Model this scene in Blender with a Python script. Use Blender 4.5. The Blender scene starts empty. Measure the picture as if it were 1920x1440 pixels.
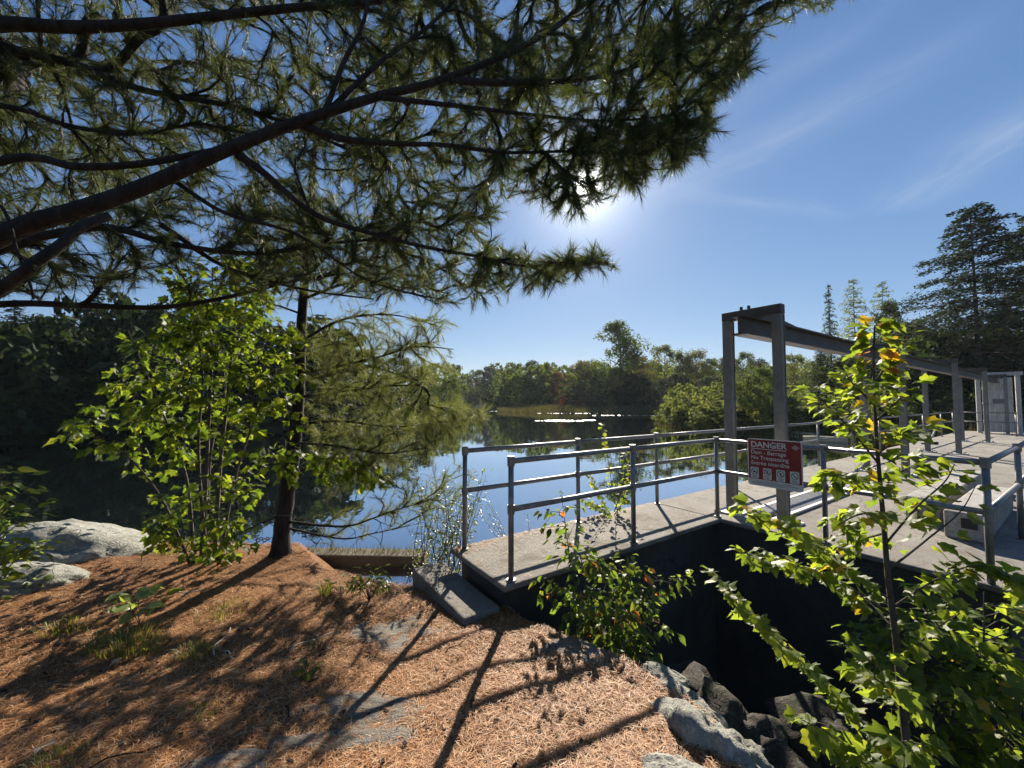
import bpy, math, random
import numpy as np
from mathutils import Vector, Matrix, noise as mnoise

R = random.Random(7)
NP = np.random.default_rng(11)
sc = bpy.context.scene
COL = sc.collection

# ------------------------------------------------------------------ camera, light, exposure
F = 740.0
TH = math.atan(32 / 740)
CAM_Z = 1.5
cam_d = bpy.data.cameras.new('camera')
cam = bpy.data.objects.new('camera', cam_d)
COL.objects.link(cam)
cam_d.sensor_width = 36.0
cam_d.lens = F / 1920 * 36.0
cam_d.clip_start = 0.05
cam_d.clip_end = 3000
cam.location = (0, 0, CAM_Z)
cam.rotation_euler = (math.radians(90) + TH, 0, 0)
sc.camera = cam

SUN_DIR = Vector((0.18919, 0.97718, 0.54949)).normalized()
SUN_EL = math.asin(SUN_DIR.z)
SUN_AZ = math.atan2(SUN_DIR.x, SUN_DIR.y)
sun_d = bpy.data.lights.new('sun', 'SUN')
sun_d.energy = 5.0
sun_d.angle = math.radians(0.5)
sun_d.color = (1.0, 0.90, 0.76)
sun = bpy.data.objects.new('sun', sun_d)
COL.objects.link(sun)
sun.location = (10, 60, 40)
sun.rotation_euler = SUN_DIR.to_track_quat('Z', 'Y').to_euler()

sc.view_settings.view_transform = 'Standard'
sc.view_settings.look = 'None'
sc.view_settings.gamma = 1.0
sc.view_settings.use_curve_mapping = False
sc.view_settings.exposure = 1.4
sc.cycles.max_bounces = 8
sc.cycles.diffuse_bounces = 3
sc.cycles.glossy_bounces = 3
sc.cycles.transmission_bounces = 4
sc.cycles.transparent_max_bounces = 6
sc.cycles.sample_clamp_indirect = 4.0
sc.cycles.use_denoising = True

world = bpy.data.worlds.new('World')
sc.world = world
world.use_nodes = True


class NT:
    """tiny node-tree writer"""
    def __init__(s, tree):
        s.t = tree
        s.n = tree.nodes
        s.l = tree.links

    def node(s, typ, ins=None, **props):
        nd = s.n.new(typ)
        for k, v in props.items():
            setattr(nd, k, v)
        for k, v in (ins or {}).items():
            sock = nd.inputs[k]
            if isinstance(v, bpy.types.NodeSocket):
                s.l.new(v, sock)
            else:
                sock.default_value = v
        return nd

    def math(s, op, a, b=0.0, c=0.0, clamp=False):
        return s.node('ShaderNodeMath', {0: a, 1: b, 2: c}, operation=op, use_clamp=clamp).outputs[0]

    def vmath(s, op, a, b=(0, 0, 0), out=0):
        return s.node('ShaderNodeVectorMath', {0: a, 1: b}, operation=op).outputs[out]

    def ramp(s, fac, stops, interp='LINEAR'):
        nd = s.node('ShaderNodeValToRGB', {'Fac': fac})
        cr = nd.color_ramp
        cr.interpolation = interp
        while len(cr.elements) > 1:
            cr.elements.remove(cr.elements[-1])
        for i, (p, c) in enumerate(stops):
            e = cr.elements[0] if i == 0 else cr.elements.new(p)
            e.position = p
            e.color = (*c, 1) if len(c) == 3 else c
        return nd.outputs[0]

    def mix(s, fac, a, b, blend='MIX'):
        nd = s.node('ShaderNodeMix', data_type='RGBA', blend_type=blend)
        for k, v in ((0, fac), (6, a), (7, b)):
            if isinstance(v, bpy.types.NodeSocket):
                s.l.new(v, nd.inputs[k])
            else:
                nd.inputs[k].default_value = v if k == 0 else (*v, 1)[:4]
        return nd.outputs[2]

    def noise(s, vec, scale, detail=4, rough=0.55, dist=0.0):
        nd = s.node('ShaderNodeTexNoise', {'Scale': scale, 'Detail': detail, 'Roughness': rough, 'Distortion': dist})
        if vec is not None:
            s.l.new(vec, nd.inputs['Vector'])
        return nd.outputs[0]


# sky: Nishita sky, thin cirrus streaks and the bright aureole round the sun
w = NT(world.node_tree)
w.n.clear()
SKY = 0.05
sky = w.node('ShaderNodeTexSky', sky_type='NISHITA', sun_disc=False)
sky.sun_elevation = SUN_EL
sky.sun_rotation = SUN_AZ
sky.air_density = 1.0
sky.dust_density = 0.15
sky.ozone_density = 2.5
sky.altitude = 200
dirn = w.vmath('NORMALIZE', w.node('ShaderNodeTexCoord').outputs['Generated'])
sep = w.node('ShaderNodeSeparateXYZ', {0: dirn})
zc = w.math('MAXIMUM', sep.outputs[2], 0.03)
px = w.math('DIVIDE', sep.outputs[0], zc)
py = w.math('DIVIDE', sep.outputs[1], zc)
plane = w.node('ShaderNodeCombineXYZ', {0: px, 1: py, 2: 0.0}).outputs[0]


def streak(ax, ay, bx, by, width, gain):
    """soft cirrus band between two points of the cloud layer (units of its height)"""
    dx, dy = bx - ax, by - ay
    ln = math.hypot(dx, dy)
    ux, uy = dx / ln, dy / ln
    rx = w.math('SUBTRACT', px, ax)
    ry = w.math('SUBTRACT', py, ay)
    al = w.math('ADD', w.math('MULTIPLY', rx, ux), w.math('MULTIPLY', ry, uy))
    ac = w.math('ADD', w.math('MULTIPLY', rx, -uy), w.math('MULTIPLY', ry, ux))
    wob = w.math('MULTIPLY', w.math('SUBTRACT', w.noise(plane, 2.2, 3), 0.5), 0.16)
    ac = w.math('ADD', ac, wob)
    st = w.node('ShaderNodeCombineXYZ', {0: w.math('MULTIPLY', al, 1.6), 1: w.math('MULTIPLY', ac, 7.0), 2: 0.0}).outputs[0]
    fib = w.ramp(w.noise(st, 1.6, 6, 0.6, 0.6), [(0.3, (0, 0, 0)), (0.75, (1, 1, 1))])
    g = w.math('EXPONENT', w.math('MULTIPLY', w.math('POWER', w.math('DIVIDE', ac, width), 2.0), -1.0))
    e = w.math('MULTIPLY', w.math('MULTIPLY_ADD', al, 1 / ln, 0.12), w.math('MULTIPLY_ADD', al, -1 / ln, 1.12))
    e = w.math('MULTIPLY', e, 3.2, clamp=True)
    return w.math('MULTIPLY', w.math('MULTIPLY', g, e), w.math('MULTIPLY_ADD', fib, 0.8 * gain, 0.2 * gain))


cl = w.math('ADD', streak(0.70, 1.95, 1.25, 1.05, 0.12, 0.17), streak(2.02, 2.0, 1.80, 1.2, 0.16, 0.22))
cl = w.math('ADD', cl, streak(0.62, 1.80, 1.75, 2.1, 0.07, 0.12))
cl = w.math('ADD', cl, streak(0.55, 1.62, 1.0, 0.9, 0.08, 0.08))
cl = w.math('MINIMUM', cl, 0.6)
dotp = w.vmath('DOT_PRODUCT', dirn, tuple(SUN_DIR), out=1)
ang = w.math('ARCCOSINE', w.math('MINIMUM', dotp, 0.999999))
a1 = w.math('EXPONENT', w.math('MULTIPLY', ang, -1 / 0.0095))
a2 = w.math('EXPONENT', w.math('MULTIPLY', ang, -1 / 0.055))
aur = w.math('ADD', w.math('MULTIPLY', a1, 330.0), w.math('MULTIPLY', a2, 15.0))
sc3 = w.node('ShaderNodeSeparateColor', {0: sky.outputs[0]})
tint = w.node('ShaderNodeCombineColor', {i: w.math('MULTIPLY', w.math('POWER', w.math('MULTIPLY', sc3.outputs[i], 0.1), p_), a_ * 7.1)
                                         for i, (a_, p_) in enumerate(((0.672, 0.86), (0.735, 0.71), (0.885, 0.53)))}).outputs[0]
skyc = w.mix(cl, tint, (6.6, 7.2, 7.9))
aurc = w.vmath('SCALE', (1.0, 0.97, 0.90))
sn = w.n[-1]
w.l.new(aur, sn.inputs['Scale'])
tot = w.vmath('ADD', skyc, aurc)
bg = w.node('ShaderNodeBackground', {'Color': tot, 'Strength': SKY})
w.node('ShaderNodeOutputWorld', {'Surface': bg.outputs[0]})


# ------------------------------------------------------------------ placing helpers
def ray(u, v):
    x = (u - 960) / F
    z = (720 - v) / F
    return np.array([x, math.cos(TH) - z * math.sin(TH), math.sin(TH) + z * math.cos(TH)])


def at(u, v, d):
    """the world point in the direction of photo pixel (u, v), d metres ahead"""
    r = ray(u, v)
    p = r * (d / r[1])
    return np.array([p[0], p[1], p[2] + CAM_Z])


D1 = np.array([0.8267, 0.5627, 0.0])     # along the dam
NN = np.array([0.5627, -0.8267, 0.0])    # across the dam, downstream
O = np.array([-0.458, 3.875, 0.0])
DECK = 0.07
WATER = -0.6


def W(t, s, z=0.0):
    p = O + D1 * t + NN * s
    return np.array([p[0], p[1], z])


def S(a, b, x):
    t = min(1.0, max(0.0, (x - a) / (b - a)))
    return t * t * (3 - 2 * t)


def lerp_tab(tab, x):
    xs = [p[0] for p in tab]
    ys = [p[1] for p in tab]
    return float(np.interp(x, xs, ys))


# ------------------------------------------------------------------ objects
def thing(name, label, cat, loc=(0, 0, 0), group=None):
    o = bpy.data.objects.new(name, None)
    COL.objects.link(o)
    o.location = [float(c) for c in loc]
    o.empty_display_size = 0.1
    o['label'] = label
    o['category'] = cat
    if group:
        o['group'] = group
    return o


def tag(o, label, cat, group=None):
    o['label'] = label
    o['category'] = cat
    if group:
        o['group'] = group
    return o


def base_of(parent):
    p = Vector((0, 0, 0))
    while parent is not None:
        p += parent.location
        parent = parent.parent
    return p


def link_mesh(name, me, parent=None, mats=None, kind=None, label=None):
    o = bpy.data.objects.new(name, me)
    COL.objects.link(o)
    if parent is not None:
        o.parent = parent
    for m in mats or []:
        me.materials.append(m)
    if kind:
        o['kind'] = kind
    if label:
        o['label'] = label
    return o


def np_mesh(name, V, Fa, smooth=False):
    """mesh from numpy arrays: V (n,3), Fa (m,k) with k = 3 or 4"""
    me = bpy.data.meshes.new(name)
    V = np.asarray(V, dtype=np.float32)
    Fa = np.asarray(Fa, dtype=np.int32)
    m, k = Fa.shape
    me.vertices.add(len(V))
    me.vertices.foreach_set('co', V.ravel())
    me.loops.add(m * k)
    me.loops.foreach_set('vertex_index', Fa.ravel())
    me.polygons.add(m)
    me.polygons.foreach_set('loop_start', np.arange(0, m * k, k, dtype=np.int32))
    me.polygons.foreach_set('loop_total', np.full(m, k, dtype=np.int32))
    if smooth:
        me.polygons.foreach_set('use_smooth', np.ones(m, dtype=bool))
    me.update(calc_edges=True)
    me.validate()
    return me


class MB:
    def __init__(s):
        s.v, s.f, s.m = [], [], []

    def box(s, c, half, axes=None, mi=0):
        c = np.asarray(c, float)
        ax = axes if axes is not None else (np.array([1., 0, 0]), np.array([0, 1., 0]), np.array([0, 0, 1.]))
        b = len(s.v)
        for sx in (-1, 1):
            for sy in (-1, 1):
                for sz in (-1, 1):
                    s.v.append(tuple(c + ax[0] * half[0] * sx + ax[1] * half[1] * sy + ax[2] * half[2] * sz))
        for q in ((0, 1, 3, 2), (4, 6, 7, 5), (0, 4, 5, 1), (2, 3, 7, 6), (0, 2, 6, 4), (1, 5, 7, 3)):
            s.f.append([b + i for i in q])
            s.m.append(mi)
        return s

    def tube(s, pts, rad, n=8, cap=True, mi=0, ecc=0.0):
        pts = [np.asarray(p, float) for p in pts]
        k = len(pts)
        if np.isscalar(rad):
            rad = [rad] * k
        b = len(s.v)
        up = None
        for i in range(k):
            t = pts[min(i + 1, k - 1)] - pts[max(i - 1, 0)]
            t = t / (np.linalg.norm(t) + 1e-9)
            if up is None:
                up = np.array([0, 0, 1.]) if abs(t[2]) < 0.9 else np.array([1., 0, 0])
            x = np.cross(t, up)
            x /= np.linalg.norm(x) + 1e-9
            y = np.cross(x, t)
            up = y
            for j in range(n):
                a = 2 * math.pi * j / n
                r = rad[i] * (1 + ecc * math.sin(3.1 * i + 2 * a) if ecc else 1)
                s.v.append(tuple(pts[i] + (x * math.cos(a) + y * math.sin(a)) * r))
        for i in range(k - 1):
            for j in range(n):
                j2 = (j + 1) % n
                s.f.append([b + i * n + j, b + i * n + j2, b + (i + 1) * n + j2, b + (i + 1) * n + j])
                s.m.append(mi)
        if cap:
            s.f.append([b + j for j in range(n)][::-1])
            s.f.append([b + (k - 1) * n + j for j in range(n)])
            s.m += [mi, mi]
        return s

    def prism(s, poly, z0, z1, mi=0):
        """poly: list of (x, y); vertical prism"""
        b = len(s.v)
        n = len(poly)
        for z in (z0, z1):
            for p in poly:
                s.v.append((p[0], p[1], z))
        s.f.append([b + i for i in range(n)][::-1])
        s.f.append([b + n + i for i in range(n)])
        for i in range(n):
            j = (i + 1) % n
            s.f.append([b + i, b + j, b + n + j, b + n + i])
        s.m += [mi] * (n + 2)
        return s

    def face(s, pts, mi=0):
        b = len(s.v)
        s.v += [tuple(p) for p in pts]
        s.f.append(list(range(b, b + len(pts))))
        s.m.append(mi)
        return s

    def build(s, name, mats, parent=None, smooth=False, kind=None, label=None, bevel=0.0):
        base = np.array(base_of(parent))
        me = bpy.data.meshes.new(name)
        me.from_pydata([tuple(np.asarray(p) - base) for p in s.v], [], s.f)
        mats = mats if isinstance(mats, (list, tuple)) else [mats]
        o = link_mesh(name, me, parent, mats, kind, label)
        if len(mats) > 1:
            me.polygons.foreach_set('material_index', s.m)
        if smooth:
            me.polygons.foreach_set('use_smooth', [True] * len(me.polygons))
        me.update()
        if bevel:
            b = o.modifiers.new('bevel', 'BEVEL')
            b.width = bevel
            b.segments = 2
            b.limit_method = 'ANGLE'
        return o


def smooth_line(pts, n=6):
    """Catmull-Rom through pts"""
    P = [np.asarray(p, float) for p in pts]
    P = [2 * P[0] - P[1]] + P + [2 * P[-1] - P[-2]]
    out = []
    for i in range(1, len(P) - 2):
        for k in range(n):
            t = k / n
            out.append(0.5 * ((2 * P[i]) + (P[i + 1] - P[i - 1]) * t + (2 * P[i - 1] - 5 * P[i] + 4 * P[i + 1] - P[i + 2]) * t * t
                              + (3 * P[i] - P[i - 1] - 3 * P[i + 1] + P[i + 2]) * t ** 3))
    out.append(P[-2])
    return out


# ------------------------------------------------------------------ materials
MATS = {}


def new_mat(name):
    m = bpy.data.materials.new(name)
    m.use_nodes = True
    t = NT(m.node_tree)
    t.n.clear()
    MATS[name] = m
    return m, t


def finish(t, col, rough=0.8, metal=0.0, bump=None, bump_d=0.01, spec=0.5, bump_s=1.0):
    b = t.node('ShaderNodeBsdfPrincipled')
    for k, v in (('Base Color', col), ('Roughness', rough), ('Metallic', metal), ('Specular IOR Level', spec)):
        if isinstance(v, bpy.types.NodeSocket):
            t.l.new(v, b.inputs[k])
        else:
            b.inputs[k].default_value = (*v, 1) if k == 'Base Color' else v
    if bump is not None:
        bn = t.node('ShaderNodeBump', {'Height': bump, 'Distance': bump_d, 'Strength': bump_s})
        t.l.new(bn.outputs[0], b.inputs['Normal'])
    t.node('ShaderNodeOutputMaterial', {'Surface': b.outputs[0]})


def wpos(t):
    return t.node('ShaderNodeNewGeometry').outputs['Position']


def mat_litter():
    m, t = new_mat('needle_litter')
    p = wpos(t)
    big = t.noise(p, 1.3, 4)
    fine = t.noise(p, 34, 5, 0.7, 1.5)
    st = t.noise(p, 120, 3, 0.7, 2.0)
    c = t.ramp(fine, [(0.25, (0.08, 0.036, 0.016)), (0.5, (0.31, 0.150, 0.062)), (0.75, (0.50, 0.285, 0.135))])
    c2 = t.ramp(fine, [(0.25, (0.06, 0.030, 0.016)), (0.55, (0.25, 0.130, 0.062)), (0.8, (0.42, 0.26, 0.13))])
    c = t.mix(t.ramp(big, [(0.4, (0, 0, 0)), (0.62, (1, 1, 1))]), c, c2)
    c = t.mix(t.ramp(st, [(0.35, (0.6,) * 3), (0.6, (0, 0, 0))]), c, (0.045, 0.02, 0.01))
    finish(t, c, 0.9, bump=t.math('ADD', fine, t.math('MULTIPLY', st, 0.5)), bump_d=0.03, spec=0.15)
    return m


def mat_rock(name, a, b, lich, moss=0.0):
    m, t = new_mat(name)
    p = wpos(t)
    n1 = t.noise(p, 3.0, 6, 0.6, 0.4)
    n2 = t.noise(p, 22, 5, 0.65)
    n3 = t.noise(p, 95, 3, 0.7)
    c = t.mix(t.ramp(n1, [(0.35, (0, 0, 0)), (0.65, (1, 1, 1))]), a, b)
    c = t.mix(t.ramp(n2, [(0.52, (0, 0, 0)), (0.62, (0.75,) * 3)]), c, lich)
    c = t.mix(t.ramp(n3, [(0.30, (0.75,) * 3), (0.46, (0, 0, 0))]), c, (0.05, 0.05, 0.045))
    crack = t.node('ShaderNodeTexVoronoi', {'Vector': t.vmath('ADD', p, t.node('ShaderNodeTexNoise', {'Vector': p, 'Scale': 2.5}).outputs[1]), 'Scale': 1.7}, feature='DISTANCE_TO_EDGE').outputs[0]
    ck = t.math('MULTIPLY', t.ramp(crack, [(0.0, (1, 1, 1)), (0.012, (0, 0, 0))]), t.ramp(t.noise(p, 1.1, 2), [(0.5, (0, 0, 0)), (0.6, (1, 1, 1))]))
    c = t.mix(t.math('MULTIPLY', ck, 0.7), c, (0.03, 0.028, 0.024))
    if moss:
        c = t.mix(t.ramp(t.noise(p, 5, 5), [(0.55, (0, 0, 0)), (0.7, (moss,) * 3)]), c, (0.06, 0.085, 0.03))
    h = t.math('ADD', t.math('MULTIPLY', n2, 0.6), t.math('MULTIPLY', n3, 0.3))
    h = t.math('SUBTRACT', h, t.math('MULTIPLY', ck, 0.5))
    finish(t, c, 0.9, bump=h, bump_d=0.03, spec=0.25)
    return m


def mat_concrete(name, base, dark, litter=False):
    m, t = new_mat(name)
    p = wpos(t)
    n1 = t.noise(p, 1.1, 6, 0.65)
    n2 = t.noise(p, 42, 5, 0.75)
    n3 = t.noise(p, 150, 3, 0.7)
    c = t.mix(t.ramp(n1, [(0.35, (0, 0, 0)), (0.68, (1, 1, 1))]), base, dark)
    c = t.mix(t.ramp(n2, [(0.50, (0, 0, 0)), (0.62, (0.6,) * 3)]), c, tuple(k * 0.45 for k in base))
    c = t.mix(t.ramp(n3, [(0.3, (0.7,) * 3), (0.45, (0, 0, 0))]), c, tuple(k * 0.35 for k in base))
    c = t.mix(t.ramp(n3, [(0.58, (0, 0, 0)), (0.7, (0.6,) * 3)]), c, tuple(min(1, k * 1.5) for k in base))
    st = t.ramp(t.noise(p, 3.2, 6, 0.75, 1.0), [(0.50, (0, 0, 0)), (0.64, (0.65,) * 3)])
    c = t.mix(st, c, (0.10, 0.075, 0.05))
    wv = t.vmath('ADD', p, t.node('ShaderNodeTexNoise', {'Vector': p, 'Scale': 2.0, 'Detail': 5}).outputs[1])
    cr = t.node('ShaderNodeTexVoronoi', {'Vector': wv, 'Scale': 0.55}, feature='DISTANCE_TO_EDGE').outputs[0]
    ck = t.math('MULTIPLY', t.ramp(cr, [(0.0, (1, 1, 1)), (0.006, (0, 0, 0))]), t.ramp(t.noise(p, 0.7, 2), [(0.46, (0, 0, 0)), (0.54, (1, 1, 1))]))
    c = t.mix(t.math('MULTIPLY', ck, 0.8), c, (0.03, 0.027, 0.022))
    rs = t.ramp(t.noise(t.vmath('MULTIPLY', p, (1, 1, 0.3)), 1.7, 5, 0.7, 0.8), [(0.60, (0, 0, 0)), (0.72, (0.45,) * 3)])
    c = t.mix(rs, c, (0.14, 0.075, 0.035))
    finish(t, c, 0.88, bump=t.math('SUBTRACT', t.math('ADD', n2, n3), ck), bump_d=0.009, spec=0.3)
    return m


def mat_simple(name, base, dark, rough=0.5, metal=0.0, scale=9, bump_d=0.002, spec=0.5):
    m, t = new_mat(name)
    p = wpos(t)
    n1 = t.noise(p, scale, 6, 0.65)
    n2 = t.noise(p, scale * 9, 4, 0.7)
    c = t.mix(t.ramp(n1, [(0.38, (0, 0, 0)), (0.66, (1, 1, 1))]), base, dark)
    c = t.mix(t.ramp(n2, [(0.55, (0, 0, 0)), (0.7, (0.5,) * 3)]), c, tuple(k * 0.5 for k in dark))
    r = t.math('MULTIPLY_ADD', n2, 0.3, rough - 0.15)
    finish(t, c, r, metal, bump=n2, bump_d=bump_d, spec=spec)
    return m


def mat_bark(name, a, b, scale=14):
    m, t = new_mat(name)
    p = wpos(t)
    sq = t.vmath('MULTIPLY', p, (1, 1, 0.28))
    n1 = t.noise(sq, scale, 6, 0.65, 0.6)
    n2 = t.noise(p, scale * 5, 4, 0.7)
    c = t.mix(t.ramp(n1, [(0.36, (0, 0, 0)), (0.62, (1, 1, 1))]), a, b)
    finish(t, c, 0.92, bump=t.math('MULTIPLY_ADD', n2, 0.4, n1), bump_d=0.02, spec=0.2)
    return m


def island_rnd(t):
    r = t.math('ADD', t.node('ShaderNodeNewGeometry').outputs['Random Per Island'], t.node('ShaderNodeObjectInfo').outputs['Random'])
    return t.math('FRACT', r)


def mat_leaf(name, stops, trans=0.55, tgain=1.6, rough=0.5, gloss=0.3):
    """stops: ramp of leaf colours over a random number per leaf"""
    m, t = new_mat(name)
    r = island_rnd(t)
    c = t.ramp(r, stops)
    vn = t.noise(wpos(t), 28, 3, 0.6)
    c = t.mix(t.ramp(vn, [(0.4, (0, 0, 0)), (0.75, (0.35,) * 3)]), c, tuple(k * 0.5 for k in stops[0][1]))
    b = t.node('ShaderNodeBsdfPrincipled', {'Base Color': c, 'Roughness': rough, 'Specular IOR Level': gloss})
    tc = t.mix(1.0, c, (tgain * 1.0, tgain * 0.95, tgain * 0.45), 'MULTIPLY')
    tr = t.node('ShaderNodeBsdfTranslucent', {'Color': tc})
    mx = t.node('ShaderNodeMixShader', {'Fac': trans, 1: b.outputs[0], 2: tr.outputs[0]})
    t.node('ShaderNodeOutputMaterial', {'Surface': mx.outputs[0]})
    return m


M_litter = mat_litter()
M_granite = mat_rock('granite', (0.22, 0.21, 0.19), (0.31, 0.295, 0.265), (0.38, 0.375, 0.33))
M_boulder = mat_rock('mossy_granite', (0.17, 0.17, 0.145), (0.27, 0.265, 0.235), (0.36, 0.36, 0.30), 0.45)
M_mossy = mat_concrete('mossy_concrete', (0.17, 0.145, 0.105), (0.09, 0.085, 0.055))
M_granite_dark = mat_rock('shaded_granite', (0.032, 0.026, 0.020), (0.052, 0.044, 0.035), (0.095, 0.088, 0.070), 0.5)  # granite with its colour darkened to carry the shade of the ravine
def mat_slab():
    m, t = new_mat('litter_dusted_rock')
    p = wpos(t)
    n1 = t.noise(p, 4.0, 6, 0.65, 0.5)
    st = t.noise(t.vmath('MULTIPLY', p, (3, 16, 8)), 1.0, 6, 0.7, 0.8)
    n3 = t.noise(p, 90, 4, 0.7)
    c = t.mix(t.ramp(n1, [(0.35, (0, 0, 0)), (0.65, (1, 1, 1))]), (0.16, 0.15, 0.13), (0.25, 0.235, 0.205))
    c = t.mix(t.ramp(st, [(0.48, (0, 0, 0)), (0.62, (0.6,) * 3)]), c, (0.10, 0.085, 0.065))
    c = t.mix(t.ramp(t.noise(p, 9.0, 5, 0.7, 1.0), [(0.50, (0, 0, 0)), (0.60, (0.8,) * 3)]), c, (0.25, 0.13, 0.06))
    c = t.mix(t.ramp(n3, [(0.34, (0.6,) * 3), (0.46, (0, 0, 0))]), c, (0.06, 0.05, 0.04))
    finish(t, c, 0.92, bump=t.math('MULTIPLY_ADD', st, 1.2, n3), bump_d=0.02, spec=0.2)
    return m


M_slab = mat_slab()
M_deck = mat_concrete('deck_concrete', (0.285, 0.265, 0.230), (0.175, 0.163, 0.140))
M_wall = mat_concrete('shaded_stained_concrete', (0.085, 0.078, 0.068), (0.045, 0.042, 0.037))  # stained concrete, its base colour darkened for the shade below the deck
M_block = mat_concrete('pale_concrete', (0.42, 0.40, 0.37), (0.32, 0.31, 0.28))
M_pipe = mat_simple('galvanised_pipe', (0.24, 0.235, 0.225), (0.15, 0.145, 0.14), 0.42, 0.5, 14)
M_steel = mat_simple('grey_painted_steel', (0.20, 0.19, 0.17), (0.13, 0.12, 0.105), 0.6, 0.1, 7)
M_beam = mat_simple('dark_beam_steel', (0.085, 0.072, 0.058), (0.055, 0.044, 0.035), 0.65, 0.1, 6)
M_plate = mat_simple('pale_base_plate', (0.55, 0.54, 0.52), (0.40, 0.39, 0.37), 0.55, 0.3, 10)
M_grate = mat_simple('grate_steel', (0.42, 0.42, 0.43), (0.30, 0.30, 0.31), 0.4, 0.5, 12)
M_black = mat_simple('black_iron', (0.03, 0.03, 0.03), (0.02, 0.02, 0.02), 0.6, 0.3, 12)
M_red = mat_simple('sign_red', (0.22, 0.012, 0.016), (0.18, 0.010, 0.013), 0.35, 0, 6, 0.0003)
M_white = mat_simple('sign_white', (0.66, 0.64, 0.60), (0.56, 0.54, 0.50), 0.35, 0, 6, 0.0003)
M_ink = mat_simple('sign_ink', (0.03, 0.03, 0.03), (0.025, 0.025, 0.025), 0.5, 0, 6, 0.0003)
M_wood = mat_bark('weathered_wood', (0.52, 0.50, 0.46), (0.34, 0.33, 0.30), 16)
M_log = mat_bark('bleached_log', (0.40, 0.36, 0.22), (0.28, 0.25, 0.16), 10)
M_bark_pine = mat_bark('pine_bark', (0.050, 0.042, 0.036), (0.022, 0.019, 0.016), 18)
M_bark_grey = mat_bark('grey_bark', (0.12, 0.105, 0.09), (0.065, 0.056, 0.048), 22)
M_bark_far = mat_bark('far_bark', (0.12, 0.10, 0.085), (0.06, 0.05, 0.045), 4)
M_twig = mat_bark('twig_bark', (0.045, 0.037, 0.031), (0.022, 0.019, 0.016), 30)
M_needle = mat_leaf('pine_needle', [(0.0, (0.032, 0.052, 0.024)), (0.55, (0.050, 0.070, 0.028)), (0.9, (0.075, 0.088, 0.032)), (1.0, (0.14, 0.11, 0.045))], 0.42, 1.7, 0.5, 0.4)
M_needle_soft = mat_leaf('soft_pine_needle', [(0.0, (0.065, 0.090, 0.040)), (0.6, (0.095, 0.115, 0.050)), (1.0, (0.15, 0.15, 0.065))], 0.5, 1.9, 0.5, 0.35)
M_dry = mat_leaf('dry_needle', [(0.0, (0.18, 0.070, 0.025)), (0.35, (0.40, 0.180, 0.066)), (0.7, (0.55, 0.29, 0.125)), (0.93, (0.66, 0.45, 0.26)), (1.0, (0.75, 0.60, 0.42))], 0.2, 1.0, 0.6, 0.3)
M_maple = mat_leaf('maple_leaf', [(0.0, (0.075, 0.115, 0.022)), (0.5, (0.115, 0.16, 0.028)), (0.85, (0.15, 0.19, 0.03)), (1.0, (0.20, 0.22, 0.03))], 0.60, 2.3, 0.5, 0.3)
M_maple_b = mat_leaf('clump_maple_leaf', [(0.0, (0.034, 0.060, 0.011)), (0.5, (0.062, 0.098, 0.013)), (0.85, (0.11, 0.14, 0.017)), (1.0, (0.17, 0.19, 0.024))], 0.58, 2.1, 0.5, 0.25)
M_yellow = mat_leaf('yellow_leaf', [(0.0, (0.34, 0.27, 0.03)), (1.0, (0.42, 0.26, 0.03))], 0.55, 1.9, 0.4, 0.45)
M_red_leaf = mat_leaf('red_leaf', [(0.0, (0.40, 0.10, 0.03)), (0.6, (0.45, 0.16, 0.05)), (1.0, (0.40, 0.22, 0.09))], 0.5, 1.8, 0.4, 0.45)
M_bush = mat_leaf('bush_leaf', [(0.0, (0.055, 0.095, 0.022)), (0.6, (0.09, 0.14, 0.026)), (1.0, (0.16, 0.18, 0.03))], 0.55, 2.2, 0.45, 0.35)
M_willow = mat_leaf('willow_leaf', [(0.0, (0.065, 0.095, 0.04)), (0.6, (0.10, 0.13, 0.05)), (1.0, (0.15, 0.17, 0.06))], 0.45, 1.8, 0.4, 0.5)
M_seedling = mat_leaf('seedling_leaf', [(0.0, (0.16, 0.22, 0.07)), (1.0, (0.22, 0.28, 0.08))], 0.45, 1.7, 0.35, 0.6)
M_grass = mat_leaf('grass_blade', [(0.0, (0.10, 0.13, 0.03)), (0.5, (0.18, 0.19, 0.05)), (1.0, (0.30, 0.26, 0.10))], 0.45, 1.6, 0.5, 0.3)
M_marsh = mat_leaf('marsh_grass_blade', [(0.0, (0.055, 0.065, 0.028)), (0.5, (0.09, 0.092, 0.040)), (1.0, (0.15, 0.13, 0.065))], 0.3, 1.3, 0.7, 0.1)
M_fallen = mat_leaf('fallen_leaf', [(0.0, (0.42, 0.34, 0.24)), (1.0, (0.48, 0.40, 0.29))], 0.2, 1.0, 0.6, 0.3)


def far_leaf(name, a, b, trans=0.45):
    return mat_leaf(name, [(0.0, a), (0.6, tuple((p + q) / 2 for p, q in zip(a, b))), (1.0, b)], trans, 1.6, 0.75, 0.08)


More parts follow.
